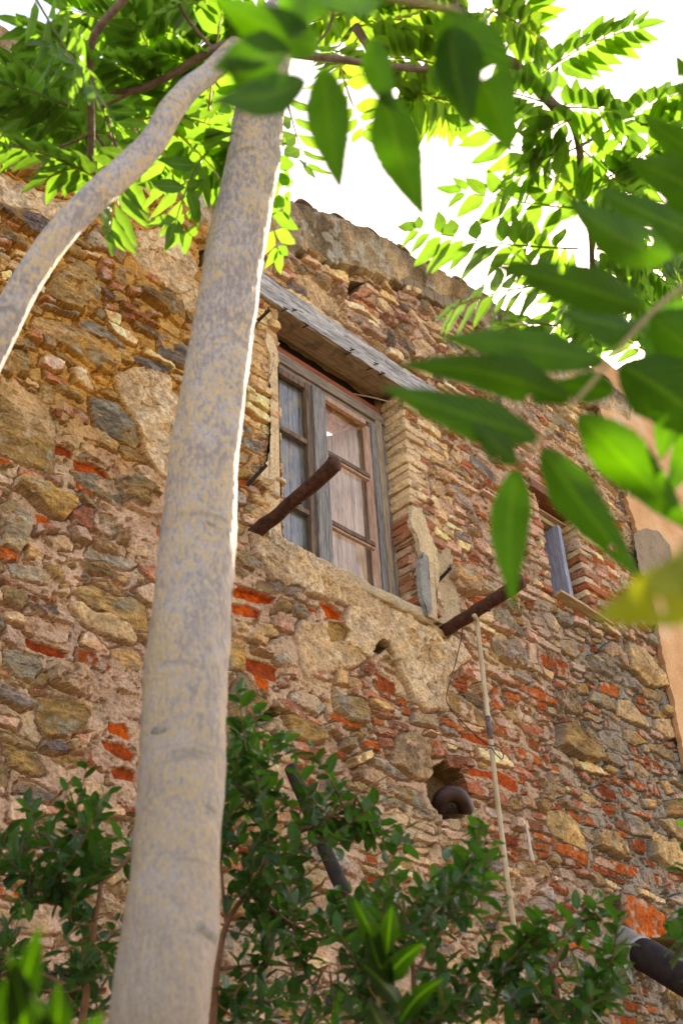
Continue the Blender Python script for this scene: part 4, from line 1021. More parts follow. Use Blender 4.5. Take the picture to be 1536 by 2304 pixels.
# ---- roof tiles along the coping
TILE = mat_rough('old_tile', (.16, .11, .075), (.34, .24, .155), 16, .95, .6)
tx = [x for x in np.arange(1.6, 9.0, .40)]
tm = bpy.data.meshes.new('roof_tile'); bm = bmesh.new(); NN = 10; ring = []
for yi, y in enumerate((-.07, .12, .34)):
    for rr_ in (0.105, 0.088):
        row = [bm.verts.new((rr_ * (1 - yi * .06) * math.cos(math.pi * k / NN), y, rr_ * .62 * math.sin(math.pi * k / NN))) for k in range(NN + 1)]; ring.append(row)
for yi in range(2):
    for k in range(NN):
        bm.faces.new((ring[yi * 2][k], ring[yi * 2][k + 1], ring[yi * 2 + 2][k + 1], ring[yi * 2 + 2][k]))
        bm.faces.new((ring[yi * 2 + 1][k + 1], ring[yi * 2 + 1][k], ring[yi * 2 + 3][k], ring[yi * 2 + 3][k + 1]))
for k in range(NN): bm.faces.new((ring[0][k + 1], ring[0][k], ring[1][k], ring[1][k + 1]))
for yi in range(2):
    for k in (0, NN): bm.faces.new((ring[yi * 2][k], ring[yi * 2 + 2][k], ring[yi * 2 + 3][k], ring[yi * 2 + 1][k]))
bmesh.ops.recalc_face_normals(bm, faces=bm.faces); bm.to_mesh(tm); bm.free(); tm.materials.append(TILE)
for i, x in enumerate(tx):
    o = bpy.data.objects.new('roof_tile', tm); COL.objects.link(o); o.parent = house
    z = float(np.interp(x, topx, topz)); s = rnd.uniform(.85, 1.1)
    o.location = Vector((x, 4.42, z + .012 + rnd.uniform(-.012, .008))) - house.location
    o.rotation_euler = (0, math.radians(-rnd.uniform(2, 9)), rnd.uniform(-.1, .1)); o.scale = (s, 1, s)
cap = MB(); xs_ = np.linspace(1.1, 9.3, 60)
for a_, b_ in zip(xs_[:-1], xs_[1:]):
    z = float(np.interp((a_ + b_) / 2, topx, topz)) - .05; box(cap, a_ + .002, b_ - .002, 4.46, 5.0, z - .25, z, col=(.30, .23, .15), bev=.01)
cap.build('coping', MAS, house, smooth=True)

# ---- iron brackets and small hooks
def bracket(base, end, w_=.048, h_=.052):
    b = V(base); e = V(end); d = (e - b).normalized(); s = d.cross(Vector((0, 0, 1))).normalized(); u = s.cross(d)
    L = (e - b).length; mb = MB(); prof = []
    n = 18; loop = [(w_ * math.cos(6.28318 * k / n) * (1 - .12 * abs(math.sin(12.566 * k / n))), h_ * math.sin(6.28318 * k / n)) for k in range(n)]
    vs = []; steps = 18
    from mathutils import noise
    for i in range(steps + 1):
        t = i / steps; c = b - d * .12 + d * (L + .12) * t; k = 1.0
        if t > .88: q = (t - .88) / .12; c = c + u * (.018 * q * q); k = 1 + .10 * q
        for x, z in loop: vs.append(c + s * x * k + u * z * k + Vector((noise.noise(c * 9 + u * z * 9), noise.noise(c * 23), noise.noise(c * 11))) * .012)
    fs = [(i * n + k, i * n + (k + 1) % n, (i + 1) * n + (k + 1) % n, (i + 1) * n + k) for i in range(steps) for k in range(n)]
    fs.append(tuple(range(n - 1, -1, -1)))
    mb.add(vs, fs); 
    # closed rounded end
    c = b + d * (L - .004) + u * .02
    bmx = bmesh.new(); bmesh.ops.create_uvsphere(bmx, u_segments=14, v_segments=8, radius=1)
    vv = [c + s * v.co.x * w_ * 1.08 + d * v.co.y * .03 + u * (v.co.z * h_ * 1.12) for v in bmx.verts]; bmx.verts.index_update()
    mb.add(vv, [tuple(v.index for v in f.verts) for f in bmx.faces]); bmx.free()
    for t in (.35, .55): 
        c = b + d * L * t - u * h_ * .9; tube(mb, [c, c - u * .012], .012, 8)
    return mb
b1 = bracket((3.95, 4.47, 5.75), (3.95, 3.76, 5.86)).build('iron_bracket', RUST, house); tag(b1, 'rusty iron balcony bracket jutting out left of the window')
b2 = bracket((5.76, 4.47, 5.74), (5.76, 3.80, 5.80)).build('iron_bracket', RUST, house); tag(b2, 'rusty iron balcony bracket jutting out right of the window')
for (p0, p1, y) in (((565, 1082), (600, 1046), 4.28), ((992, 1300), (1014, 1277), 4.30), ((580, 722), (607, 697), 4.30)):
    hk = MB(); a_ = PD(*p0, 4.46); e_ = PD(*p1, 4.36); d_ = e_ - a_
    tube(hk, [a_ - d_ * .4, a_, e_], [.014, .014, .012], 5); tube(hk, [a_ + d_ * .55, a_ + d_ * .55 + np.array([-.012, -.03, .02])], .005, 5)
    tube(hk, [a_ + d_ * .8, a_ + d_ * .8 + np.array([-.012, -.03, .02])], .005, 5); hk.build('iron_hook', IRON, house, smooth=False)

# ---- loose things hanging on the wall
def tube_thing(name, mat, pts, rad, label, cat, n=10, wob=0.0, sp=6):
    mb = MB(); P_ = spline(pts, sp); rr2 = rad if not hasattr(rad, '__len__') else list(np.interp(np.linspace(0, 1, len(P_)), np.linspace(0, 1, len(rad)), rad))
    tube(mb, P_, rr2, n, wob=wob); o = mb.build(name, mat); tag(o, label, cat); return o
pc = tag(empty('cane_pole', (5.76, 4.2, 2.3)), 'long pale cane pole hanging down from the right-hand iron bracket', 'pole')
mb = MB(); P0 = [PD(1066, 1384, 4.17), PD(1073, 1402, 4.2), PD(1077, 1440, 4.2), PD(1100, 1640, 4.2), PD(1122, 1830, 4.2), PD(1150, 2050, 4.2), PD(1186, 2304, 4.2), PD(1200, 2420, 4.2)]
tube(mb, spline(P0, 6), .0165, 10, wob=.08); mb.build('pole_shaft', CANE, pc)
mb = MB(); tube(mb, [PD(1096, 1612, 4.2), PD(1103, 1665, 4.2)], .0175, 10, wob=.08); mb.build('dark_band', CANED, pc)
tube_thing('wire', IRON, [PD(1040, 1412, 4.3), PD(1036, 1440, 4.35), PD(1022, 1500, 4.42), PD(1005, 1560, 4.42), PD(1010, 1590, 4.42), PD(1050, 1635, 4.35), PD(1090, 1672, 4.2), PD(1120, 1680, 4.17), PD(1131, 1697, 4.16), PD(1128, 1708, 4.16), PD(1115, 1697, 4.17), PD(1104, 1683, 4.17), PD(1092, 1688, 4.18)], .0035, 'thin black wire dangling from the bracket and twisted round the pale cane pole', 'wire', 6)
tube_thing('rope_end', mat_rough('old_rope', (.42, .33, .24), (.66, .54, .42), 60, .95, .6), [PD(1183, 1855, 4.43), PD(1188, 1885, 4.40), PD(1192, 1915, 4.38), PD(1198, 1938, 4.38)], [.010, .010, .014, .017], 'short frayed pale rope end hanging on the wall right of the cane pole', 'rope', 8, .25)
tube_thing('drain_elbow', mat_rough('brown_clay', (.02, .009, .007), (.06, .024, .016), 12, .55, .3), [PD(985, 1822, 4.60), PD(992, 1796, 4.54), PD(1012, 1786, 4.50), PD(1036, 1795, 4.48), PD(1048, 1822, 4.52), PD(1049, 1850, 4.60)], .052, 'brown clay pipe elbow curving out of the dark hole in the wall', 'pipe', 16, .05)
tube_thing('leaning_pipe', DARKPIPE, [PD(655, 1728, 4.40), PD(690, 1810, 4.30), PD(735, 1920, 4.22), PD(775, 2010, 4.15)], .038, 'dark pipe leaning on the wall behind the middle shrub', 'pipe', 14, .05)
dp = tag(empty('drain_pipe', (8.2, 4.3, 3.5)), 'thick dark drain pipe with a white cement collar low on the right of the wall', 'pipe')
p0 = PD(1385, 2125, 4.58); p1 = PD(1440, 2145, 4.34); p2 = PD(1470, 2160, 4.22); p3 = PD(1620, 2250, 3.75)
for nm, mt, pp, rr3 in (('cement_socket', CEM, (p0, p1), [.14, .115]), ('white_collar', WHITEP, (p1, p1 * .85 + p2 * .15), [.118, .117]), ('pipe_body', DARKPIPE, (p1 * .72 + p2 * .28, p2, p3), [.113, .112, .112])):
    mb = MB(); tube(mb, spline(pp, 6), list(np.interp(np.linspace(0, 1, (len(pp) - 1) * 6 + 1), np.linspace(0, 1, len(rr3)), rr3)), 24, wob=.06 if mt is not DARKPIPE else .01); mb.build(nm, mt, dp)

# ================================================================== NEIGHBOUR HOUSE WITH ORANGE PLASTER
nb = tag(empty('plastered_house', (11.5, 4.5, 0)), 'taller house with smooth faded orange plaster adjoining the rubble wall on the right', 'building')
def mat_plaster():
    m, t = newmat('orange_plaster'); geo = N(t, 'ShaderNodeNewGeometry')
    n1 = N(t, 'ShaderNodeTexNoise', ins={'Scale': 1.6, 'Detail': 6, 'Roughness': .6}); n2 = N(t, 'ShaderNodeTexNoise', ins={'Scale': 60, 'Detail': 4}); n3 = N(t, 'ShaderNodeTexVoronoi', ins={'Scale': 26})
    for n in (n1, n2, n3): t.links.new(geo.outputs['Position'], n.inputs['Vector'])
    c = ramp(t, n1.outputs[0], [(.3, (.50, .25, .11, 1)), (.5, (.66, .36, .17, 1)), (.62, (.70, .44, .25, 1)), (.72, (.74, .56, .40, 1))])
    c = mixrgb(t, 'MULTIPLY', .8, c, ramp(t, n3.outputs['Distance'], [(0, g(.55)), (.09, g(1))]))
    c = mixrgb(t, 'MULTIPLY', .8, c, ramp(t, n2.outputs[0], [(.3, g(.8)), (.7, g(1.1))]))
    b = N(t, 'ShaderNodeBump', ins={'Strength': .5, 'Distance': .006}); t.links.new(n2.outputs[0], b.inputs['Height'])
    p = N(t, 'ShaderNodeBsdfPrincipled', ins={'Roughness': .95, 'Specular IOR Level': .15}); t.links.new(c, p.inputs['Base Color']); t.links.new(b.outputs[0], p.inputs['Normal'])
    o = N(t, 'ShaderNodeOutputMaterial'); t.links.new(p.outputs[0], o.inputs[0]); return m
OP = mat_plaster()
# front sheet of plaster with a broken left edge, standing proud of the stones
edge_px = [(1548, 2304), (1536, 1690), (1512, 1560), (1484, 1445), (1478, 1400), (1462, 1330), (1450, 1250), (1430, 1185), (1408, 1120), (1418, 1080), (1385, 1030), (1368, 985), (1352, 930), (1335, 880), (1345, 850), (1345, 760), (1330, 700)]
ed = [(max(PD(x, y, 4.42)[0], 8.2), PD(x, y, 4.42)[2]) for x, y in edge_px]
ed[0] = (8.9, 2.0); ed = [(8.92, -.2)] + ed
mono = [ed[0]]
for q in ed[1:]:
    if q[1] > mono[-1][1] + .04 and q[1] < 10.25: mono.append(q)
ed = mono
bm = bmesh.new(); r = random.Random(4); fr = []; bk = []; fine = []
for (x0_, z0_), (x1_, z1_) in zip(ed[:-1], ed[1:]):
    n_ = max(1, int(math.hypot(x1_ - x0_, z1_ - z0_) / .05))
    for k in range(n_): fine.append((x0_ + (x1_ - x0_) * k / n_ + r.uniform(-.014, .014), z0_ + (z1_ - z0_) * k / n_))
fine.append(ed[-1]); ztop = 10.35; fine.append((fine[-1][0], ztop))
rows = [(bm.verts.new((x, 4.42, z)), bm.verts.new((x + .02, 4.48, z)), bm.verts.new((14.5, 4.42, z))) for x, z in fine]
for a_, b_ in zip(rows[:-1], rows[1:]):
    bm.faces.new((a_[0], a_[2], b_[2], b_[0])); bm.faces.new((a_[1], a_[0], b_[0], b_[1]))
mp_ = bpy.data.meshes.new('plaster'); bm.to_mesh(mp_); bm.free(); link('plaster_wall', mp_, OP, nb, False)
pl = MB(); skin(px_out([(1425, 1200), (1450, 1188), (1480, 1195), (1505, 1225), (1512, 1262), (1495, 1300), (1462, 1315), (1440, 1290), (1432, 1250)], 4.415), 4.421, .004, (.34, .25, .16), 6); pl.build('bare_patch', MAS, nb, smooth=False)
mb = MB(); box(mb, 9.32, 14.5, 4.44, 9.0, -.2, 10.3, col=(.4, .32, .24)); mb.build('masonry_body', MAS, nb, False)
mb = MB(); box(mb, 9.35, 14.7, 4.3, 9.1, 10.36, 10.46, col=(.30, .22, .15), bev=.02, rag=.02); mb.build('eaves', MAS, nb, False)
# ================================================================== TREES
def mat_bark(name='pale_bark'):
    m, t = newmat(name)
    uv = N(t, 'ShaderNodeAttribute', attribute_name='uvp'); geo = N(t, 'ShaderNodeNewGeometry')
    mp = N(t, 'ShaderNodeMapping'); mp.inputs['Scale'].default_value = (1, 1, .42); t.links.new(geo.outputs['Position'], mp.inputs[0])
    n1 = N(t, 'ShaderNodeTexNoise', ins={'Scale': 135, 'Detail': 2, 'Roughness': .5, 'Distortion': .3}); t.links.new(mp.outputs[0], n1.inputs['Vector'])
    n2 = N(t, 'ShaderNodeTexNoise', ins={'Scale': 9, 'Detail': 3}); t.links.new(mp.outputs[0], n2.inputs['Vector'])
    n3 = N(t, 'ShaderNodeTexNoise', ins={'Scale': 14, 'Detail': 5}); t.links.new(geo.outputs['Position'], n3.inputs['Vector'])
    n4 = N(t, 'ShaderNodeTexNoise', ins={'Scale': 160, 'Detail': 4}); t.links.new(geo.outputs['Position'], n4.inputs['Vector'])
    sm = N(t, 'ShaderNodeMath', operation='MULTIPLY_ADD'); t.links.new(n2.outputs[0], sm.inputs[0]); sm.inputs[1].default_value = .55; t.links.new(n1.outputs[0], sm.inputs[2])
    f = ramp(t, sm.outputs[0], [(.79, g(0)), (.86, g(1))])
    c = ramp(t, n3.outputs[0], [(.3, (.32, .28, .26, 1)), (.55, (.42, .385, .38, 1)), (.75, (.52, .50, .51, 1))])
    c = mixrgb(t, 'MIX', f, c, (.56, .42, .25, 1))
    c = mixrgb(t, 'MIX', ramp(t, sm.outputs[0], [(.65, g(.6)), (.75, g(0))]), c, (.25, .205, .19, 1))
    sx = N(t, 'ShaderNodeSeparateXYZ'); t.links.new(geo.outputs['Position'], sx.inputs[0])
    base_mix = N(t, 'ShaderNodeMapRange', ins={'From Min': 3.4, 'From Max': 1.9, 'To Min': 0.0, 'To Max': .8}); t.links.new(sx.outputs[2], base_mix.inputs[0])
    c = mixrgb(t, 'MIX', base_mix.outputs[0], c, (.27, .205, .14, 1))  # bark colour turns browner and darker towards the base
    n5 = N(t, 'ShaderNodeTexNoise', ins={'Scale': 11, 'Detail': 4, 'Roughness': .6}); mp2 = N(t, 'ShaderNodeMapping'); mp2.inputs['Scale'].default_value = (.35, .35, 2.4)
    t.links.new(geo.outputs['Position'], mp2.inputs[0]); t.links.new(mp2.outputs[0], n5.inputs['Vector'])
    c = mixrgb(t, 'MIX', ramp(t, n5.outputs[0], [(.62, g(0)), (.70, g(.55))]), c, (.20, .18, .15, 1))
    c = mixrgb(t, 'MULTIPLY', .6, c, ramp(t, n4.outputs[0], [(.3, g(.75)), (.7, g(1.15))]))
    b = N(t, 'ShaderNodeBump', ins={'Strength': .9, 'Distance': .006}); t.links.new(sm.outputs[0], b.inputs['Height'])
    p = N(t, 'ShaderNodeBsdfPrincipled', ins={'Roughness': .8, 'Specular IOR Level': .25})
    t.links.new(c, p.inputs['Base Color']); t.links.new(b.outputs[0], p.inputs['Normal'])
    o = N(t, 'ShaderNodeOutputMaterial'); t.links.new(p.outputs[0], o.inputs[0]); return m
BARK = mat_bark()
TWIG = mat_rough('brown_twig', (.10, .06, .05), (.26, .18, .14), 60, .8, .4)
TWIGG = mat_rough('green_brown_stalk', (.22, .17, .07), (.36, .26, .12), 40, .6, .2)
STEMR = mat_rough('reddish_stem', (.16, .075, .04), (.30, .15, .09), 40, .8, .4)
KNOT = mat_rough('bark_scar', (.16, .14, .11), (.34, .29, .23), 60, .95, .8)
LEAFC = mat_leaf('canopy_leaf', (.04, .115, .014), (.17, .42, .03), .48, .42, .3, (.12, .22, .04))
LEAFN = mat_leaf('near_leaf', (.017, .078, .006), (.065, .24, .005), .38, .5, .25, (.09, .19, .014))
LEAFY = mat_leaf('yellow_green_leaf', (.16, .20, .008), (.42, .48, .01), .5, .5, .2, (.2, .25, .02))  # lighter, yellower leaf colour for the low right spray
LEAFS = mat_leaf('shrub_leaf', (.012, .070, .012), (.06, .22, .012), .28, .3, .5, (.04, .11, .02))

SHAPES = []
def leaf_pts(nu):
    """half-width profile of a lance-shaped leaflet from base (0) to tip (1)"""
    return [(t, .5 * min(1, (t / .30) ** .55) * (1 - (max(0, t - .30) / .70) ** 1.6) + (.004 if t > .99 else 0)) for t in np.linspace(0, 1, nu)]
def leaflet(mb, base, direc, normal, L, W, col, nu=7, curl=.12, fold=.14, serr=0.0, r=rnd, holes=0, oval=False):
    d = direc.normalized(); n = (normal - d * normal.dot(d))
    if n.length < 1e-4: n = d.orthogonal()
    n.normalize(); s = d.cross(n); vs = []; uv = []; fs = []
    wv = r.uniform(-1, 1)
    for i, (t, hw) in enumerate(leaf_pts(nu)):
        if oval: hw = .5 * max(0.0, math.sin(math.pi * t ** .9)) ** .62
        hw = hw * W * (1 + (serr * r.uniform(-1, 1) if 0 < t < 1 else 0))
        c = base + d * (L * t) - n * (curl * L * t * t) + s * (wv * .06 * L * math.sin(3.1 * t))
        up = n * (fold * hw)
        wob = n * (math.sin(t * 14 + wv * 4) * .035 * W)
        if nu > 12 and serr: e1 = 1 + .05 * (i % 2); 
        else: e1 = 1
        vs += [c - s * hw * e1 + up + wob, c - s * hw * .5 + up * .35, c, c + s * hw * .5 + up * .35, c + s * hw * e1 + up - wob]; uv += [(-1, t), (-.5, t), (0, t), (.5, t), (1, t)]
        if i:
            o = (i - 1) * 5
            for k in range(4): fs.append((o + k, o + k + 1, o + k + 6, o + k + 5))
    if holes:
        fs = [f for j, f in enumerate(fs) if not (8 < j < len(fs) - 8 and r.random() < holes)]
    mb.add(vs, fs, col, uv)
def compound(mb, st, base, tip, up, n_pairs=9, LL=.10, LW=.041, r=rnd, tint=1.0, sag=.12, nu=7, fresh=0.0):
    """pinnate leaf: arching rachis with opposite leaflets"""
    ax = tip - base; Lr = ax.length; d0 = ax.normalized(); upn = (up - d0 * up.dot(d0)).normalized(); s = d0.cross(upn)
    bend = r.uniform(-.08, .08)
    pts = []; m = 14
    for i in range(m + 1):
        t = i / m; pts.append(base + ax * t + upn * (sag * Lr * (4 * t * (1 - t)) * .5) + s * (bend * Lr * 4 * t * (1 - t)))
    tube(st, pts, list(np.linspace(.0035, .0013, m + 1)), 5, (3.2, 1.1, 2.5))
    for i in range(n_pairs):
        t = .12 + .84 * i / max(1, n_pairs - 1); q = t * m; a = int(min(q, m - 1)); p = pts[a].lerp(pts[a + 1], q - a); dd = (pts[a + 1] - pts[a]).normalized()
        k = math.sin(math.pi * (.22 + .62 * t)) ; sz = (.72 + .38 * k) * (1 if t < .85 else .8)
        for sg in (-1, 1):
            if r.random() < .05: continue
            ang = math.radians(r.uniform(60, 74) * (1 - .35 * t))
            dr = dd * math.cos(ang) + s * sg * math.sin(ang) - upn * r.uniform(.0, .28)
            nn = upn + s * sg * r.uniform(-.2, .3) + dd * r.uniform(-.2, .2)
            b_ = r.uniform(.75, 1.25) * tint; y = fresh + r.uniform(0, .18)
            leaflet(mb, p + dr * .004, dr, nn, LL * sz * r.uniform(.85, 1.12), LW * sz * r.uniform(.85, 1.15), (b_ * (1 + y), b_ * (1 + .25 * y), b_), nu, r.uniform(.0, .28), r.uniform(.05, .3), r=r)
    dd = (pts[-1] - pts[-2]).normalized(); leaflet(mb, pts[-1], dd, upn, LL * .8, LW * .85, (tint, tint, tint), nu, r=r)

# ---------------- main tree
tree = tag(empty('tree', tuple(PZ(365, 2304, 1.75) * np.array([1, 1, 0]))), 'pale smooth-barked tree with feathery compound leaves, rising in front of the wall', 'tree')
TY = 1.62
tp = [(300, 2700, 1.62, 250), (335, 2480, 1.65, 232), (358, 2304, 1.66, 219), (391, 2000, 1.82, 206), (407, 1768, 1.95, 190), (419, 1500, 2.1, 184), (441, 1268, 2.27, 171), (464, 1000, 2.43, 152), (491, 820, 2.55, 142), (523, 600, 2.70, 134), (556, 430, 2.82, 124), (584, 260, 2.95, 112), (612, 140, 3.06, 84), (640, 40, 3.16, 58), (665, -100, 3.3, 50), (700, -400, 3.6, 44)]
P4 = spline([tuple(PZ(x, y, z)) + (wpx * z / FPX / 2,) for x, y, z, wpx in tp], 12)
# down to the ground
p_0, p_1 = P4[0], P4[6]; dn = (p_0[:3] - p_1[:3]); dn /= np.linalg.norm(dn); extra = []
k = p_0[2] / max(.2, -dn[2])
for t in np.linspace(1, .05, 16): extra.append(np.concatenate([p_0[:3] + dn * k * t, [p_0[3] * (1 + .5 * t ** 4)]]))
P4 = extra + P4
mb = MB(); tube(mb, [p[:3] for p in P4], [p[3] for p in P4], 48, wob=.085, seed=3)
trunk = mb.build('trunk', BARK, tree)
for (x, y, z, sz) in ((470, 1690, 2.0, .02), (412, 845, 2.5, .013), (452, 2110, 1.78, .024), (330, 1650, 1.98, .016), (500, 1820, 1.92, .012), (345, 1890, 1.88, .015), (545, 640, 2.66, .011), (590, 280, 2.93, .010), (470, 1180, 2.3, .012), (430, 1560, 2.06, .012)):
    c = PZ(x, y, z); axp = min(P4, key=lambda q: np.linalg.norm(q[:3] - c)); v = c - axp[:3]; v -= ray(x, y) / np.linalg.norm(ray(x, y)) * .06; v = v / np.linalg.norm(v) * axp[3] * .97
    kb = MB(); bmx = bmesh.new(); bmesh.ops.create_uvsphere(bmx, u_segments=12, v_segments=8, radius=1); bmx.verts.index_update()
    nn = V(v).normalized(); sx = nn.cross(Vector((0, 0, 1))).normalized(); uz = sx.cross(nn)
    kb.add([V(axp[:3] + v) + nn * q.co.x * sz * .35 + sx * q.co.y * sz * 1.3 + uz * q.co.z * sz * (.8 + .2 * math.sin(q.co.y * 5)) for q in bmx.verts], [tuple(w_.index for w_ in f.verts) for f in bmx.faces]); bmx.free()
    kb.build('bark_scar', KNOT, tree)
def limb(name, pts, mat, n=20, wob=.05, parent=None, seed=0):
    Q = spline([tuple(PZ(x, y, z)) + (w_ * z / FPX / 2,) for x, y, z, w_ in pts], 10)
    mb = MB(); tube(mb, [p[:3] for p in Q], [p[3] for p in Q], n, wob=wob, seed=seed); return mb.build(name, mat, parent or tree)
limb('limb', [(-330, 2900, 1.5, 120), (-330, 2200, 1.6, 104), (-290, 1650, 1.78, 94), (-220, 1270, 1.9, 86), (-130, 1010, 2.0, 80), (-60, 870, 2.05, 77), (2, 745, 2.1, 73), (60, 635, 2.16, 69), (130, 533, 2.22, 66), (215, 442, 2.3, 66), (290, 375, 2.38, 66), (345, 318, 2.46, 62), (384, 250, 2.54, 57), (425, 200, 2.64, 53), (470, 165, 2.78, 48), (525, 110, 2.92, 46), (590, 50, 3.08, 44), (650, -20, 3.2, 44)], BARK, 32, .05, seed=9)
limb('branch', [(560, 118, 3.0, 20), (530, 95, 2.95, 20), (480, 112, 2.9, 20), (430, 140, 2.9, 20), (380, 172, 2.92, 18), (310, 202, 2.96, 17), (250, 206, 3.0, 13)], TWIG, 10, .1)
limb('branch', [(560, -420, 2.9, 8), (430, -200, 2.75, 15), (330, -60, 2.7, 20), (278, 0, 2.7, 20), (222, 65, 2.72, 20), (205, 110, 2.74, 18), (204, 200, 2.8, 17), (206, 300, 2.86, 17), (205, 365, 2.9, 15), (218, 410, 2.95, 12)], TWIG, 10, .1)
limb('branch', [(600, 110, 3.05, 24), (690, 126, 3.05, 20), (760, 133, 3.0, 17), (850, 146, 2.95, 17), (980, 155, 2.9, 16), (1080, 135, 2.88, 20), (1145, 138, 2.88, 24), (1195, 185, 2.9, 25), (1245, 238, 2.92, 25), (1285, 268, 2.95, 25), (1302, 330, 3.0, 18), (1310, 430, 3.05, 15), (1328, 520, 3.1, 14), (1332, 600, 3.15, 13), (1340, 700, 3.2, 8)], TWIG, 12, .12)
limb('branch', [(800, 60, 3.1, 24), (825, 100, 3.08, 20), (860, 165, 3.05, 15), (895, 190, 3.05, 14), (950, 208, 3.05, 12), (1010, 226, 3.06, 9)], TWIG, 8, .1)
limb('branch', [(960, -700, 3.3, 20), (1000, -350, 3.05, 32), (1020, -60, 2.9, 44), (1030, 0, 2.9, 40), (1048, 80, 2.88, 36), (1110, 135, 2.88, 26)], BARK, 14, .08)
for pts in ([(218, 410, 2.95, 10), (250, 360, 2.98, 9), (215, 300, 3.0, 7)], [(1302, 330, 3.0, 9), (1360, 300, 3.05, 8), (1440, 280, 3.1, 6)], [(1328, 520, 3.1, 8), (1380, 560, 3.15, 6), (1440, 580, 3.2, 5)],
            [(310, 202, 2.96, 9), (200, 250, 3.0, 8), (80, 260, 3.05, 6)], [(480, 112, 2.9, 9), (420, 40, 2.9, 8), (380, -40, 2.9, 6)], [(206, 300, 2.86, 8), (130, 330, 2.9, 7), (20, 330, 2.95, 5)], [(690, 126, 3.05, 8), (740, 60, 3.05, 7), (760, -30, 3.0, 6)], [(250, 380, 2.98, 8), (262, 330, 3.0, 8), (240, 300, 3.02, 6)], [(278, 370, 3.0, 7), (272, 350, 3.0, 7), (250, 330, 3.0, 6)]):
    limb('branch', pts, TWIG, 8, .1)

cr = random.Random(21)
crown = MB(); stalks = crown
def cl(bx, by, bz, tx_, ty_, tz, n=9, LL=.10, LW=.041, tint=1.0, fresh=0.0, tiltr=.35, sag=.12):
    up = Vector((cr.uniform(-tiltr, tiltr), cr.uniform(-tiltr, tiltr), 1))
    compound(crown, stalks, V(PZ(bx, by, bz)), V(PZ(tx_, ty_, tz)), up, n, LL, LW, cr, tint, sag, fresh=fresh)
# leaves the photograph shows one by one
for a_ in ((1195, 185, 3.0, 1430, 62, 2.9, 11), (1300, 560, 3.0, 935, 515, 2.75, 12), (1250, 640, 2.9, 1015, 695, 2.7, 7), (1330, 500, 3.0, 1060, 280, 2.9, 8), (1300, 470, 3.0, 1040, 430, 3.0, 6),
           (1302, 330, 3.0, 1130, 420, 2.9, 7), (1360, 300, 3.05, 1530, 210, 2.9, 8), (1440, 280, 3.0, 1600, 300, 2.9, 7), (1330, 420, 3.0, 1500, 300, 2.8, 8),
           (1330, 600, 3.1, 1450, 700, 3.0, 7), (1340, 560, 3.1, 1500, 640, 3.0, 8), (1330, 520, 3.1, 1520, 480, 2.9, 8), (1302, 330, 3.0, 1420, 440, 2.9, 8), (1245, 238, 2.9, 1110, 200, 2.8, 8), (1250, 240, 2.9, 1380, 250, 2.8, 7), (1285, 268, 2.9, 1200, 330, 2.9, 7),
           (230, 410, 2.9, 20, 330, 2.8, 8), (200, 380, 2.9, 110, 400, 2.9, 4), (340, 300, 2.9, 420, 520, 2.8, 7), (320, 340, 2.9, 250, 520, 2.8, 7), (400, 300, 2.8, 500, 400, 2.9, 7), (480, 330, 2.9, 395, 500, 2.7, 4),
           (360, 220, 3.0, 220, 130, 2.9, 9), (420, 250, 3.0, 300, 20, 2.9, 11), (500, 200, 3.0, 350, 120, 2.9, 10), (470, 250, 3.0, 500, 30, 2.9, 10), (180, 250, 2.9, -20, 180, 2.8, 9), (250, 300, 3.0, 40, 260, 2.9, 10), (220, 180, 2.8, 60, 60, 2.7, 8), (120, 100, 2.5, 200, 190, 2.4, 5), (60, -40, 2.5, 190, 170, 2.3, 6), (330, 60, 2.9, 160, 20, 3.0, 10), (560, 0, 3.0, 370, 30, 2.9, 10), (640, 200, 3.2, 690, 370, 3.1, 5), (590, 380, 3.1, 625, 560, 3.1, 5), (600, 300, 3.1, 640, 440, 3.1, 4),
           (800, 60, 3.1, 960, 20, 3.0, 8), (830, 100, 3.1, 1000, 90, 3.0, 8), (760, 130, 3.1, 820, 290, 3.0, 6), (700, 30, 3.1, 860, -30, 3.0, 8), (1000, 150, 3.0, 870, 130, 3.0, 7), (900, 20, 3.0, 1080, 60, 2.9, 9), (1150, 0, 3.0, 1000, 120, 2.9, 9), (1130, 130, 3.0, 1190, -30, 2.9, 9), (1050, 200, 3.0, 930, 230, 3.0, 6), (1090, 20, 2.9, 1220, 100, 2.8, 9), (900, 190, 3.0, 1020, 230, 2.9, 6)):
    fresh = .35 if a_[0] < 1100 and a_[0] > 740 else 0
    cl(*a_, fresh=fresh, LL=.10)
# the dense masses
def inside(p, poly):
    x, y = p; c = False
    for i in range(len(poly)):
        x1, y1 = poly[i]; x2, y2 = poly[i - 1]
        if (y1 > y) != (y2 > y) and x < (x2 - x1) * (y - y1) / (y2 - y1) + x1: c = not c
    return c
def mass(n, poly, z0, z1, hub, LL=.098, spread=150, fresh=0.0):
    xs = [p[0] for p in poly]; ys = [p[1] for p in poly]; k = 0
    while k < n:
        x = cr.uniform(min(xs), max(xs)); y = cr.uniform(min(ys), max(ys))
        if not inside((x, y), poly): continue
        k += 1; z = cr.uniform(z0, z1); h_ = min(hub, key=lambda q: (q[0] - x) ** 2 + (q[1] - y) ** 2 + cr.uniform(0, 30000))
        dx, dy = x - h_[0], y - h_[1]; L = math.hypot(dx, dy) + 1e-3; a = math.atan2(dy, dx) + cr.uniform(-.9, .9); Lp = cr.uniform(.6, 1.1) * spread
        cl(x - math.cos(a) * Lp / 2, y - math.sin(a) * Lp / 2, z, x + math.cos(a) * Lp / 2, y + math.sin(a) * Lp / 2 + 20, z - cr.uniform(-.1, .2), cr.randint(6, 10), LL, LL * .42, fresh=fresh)
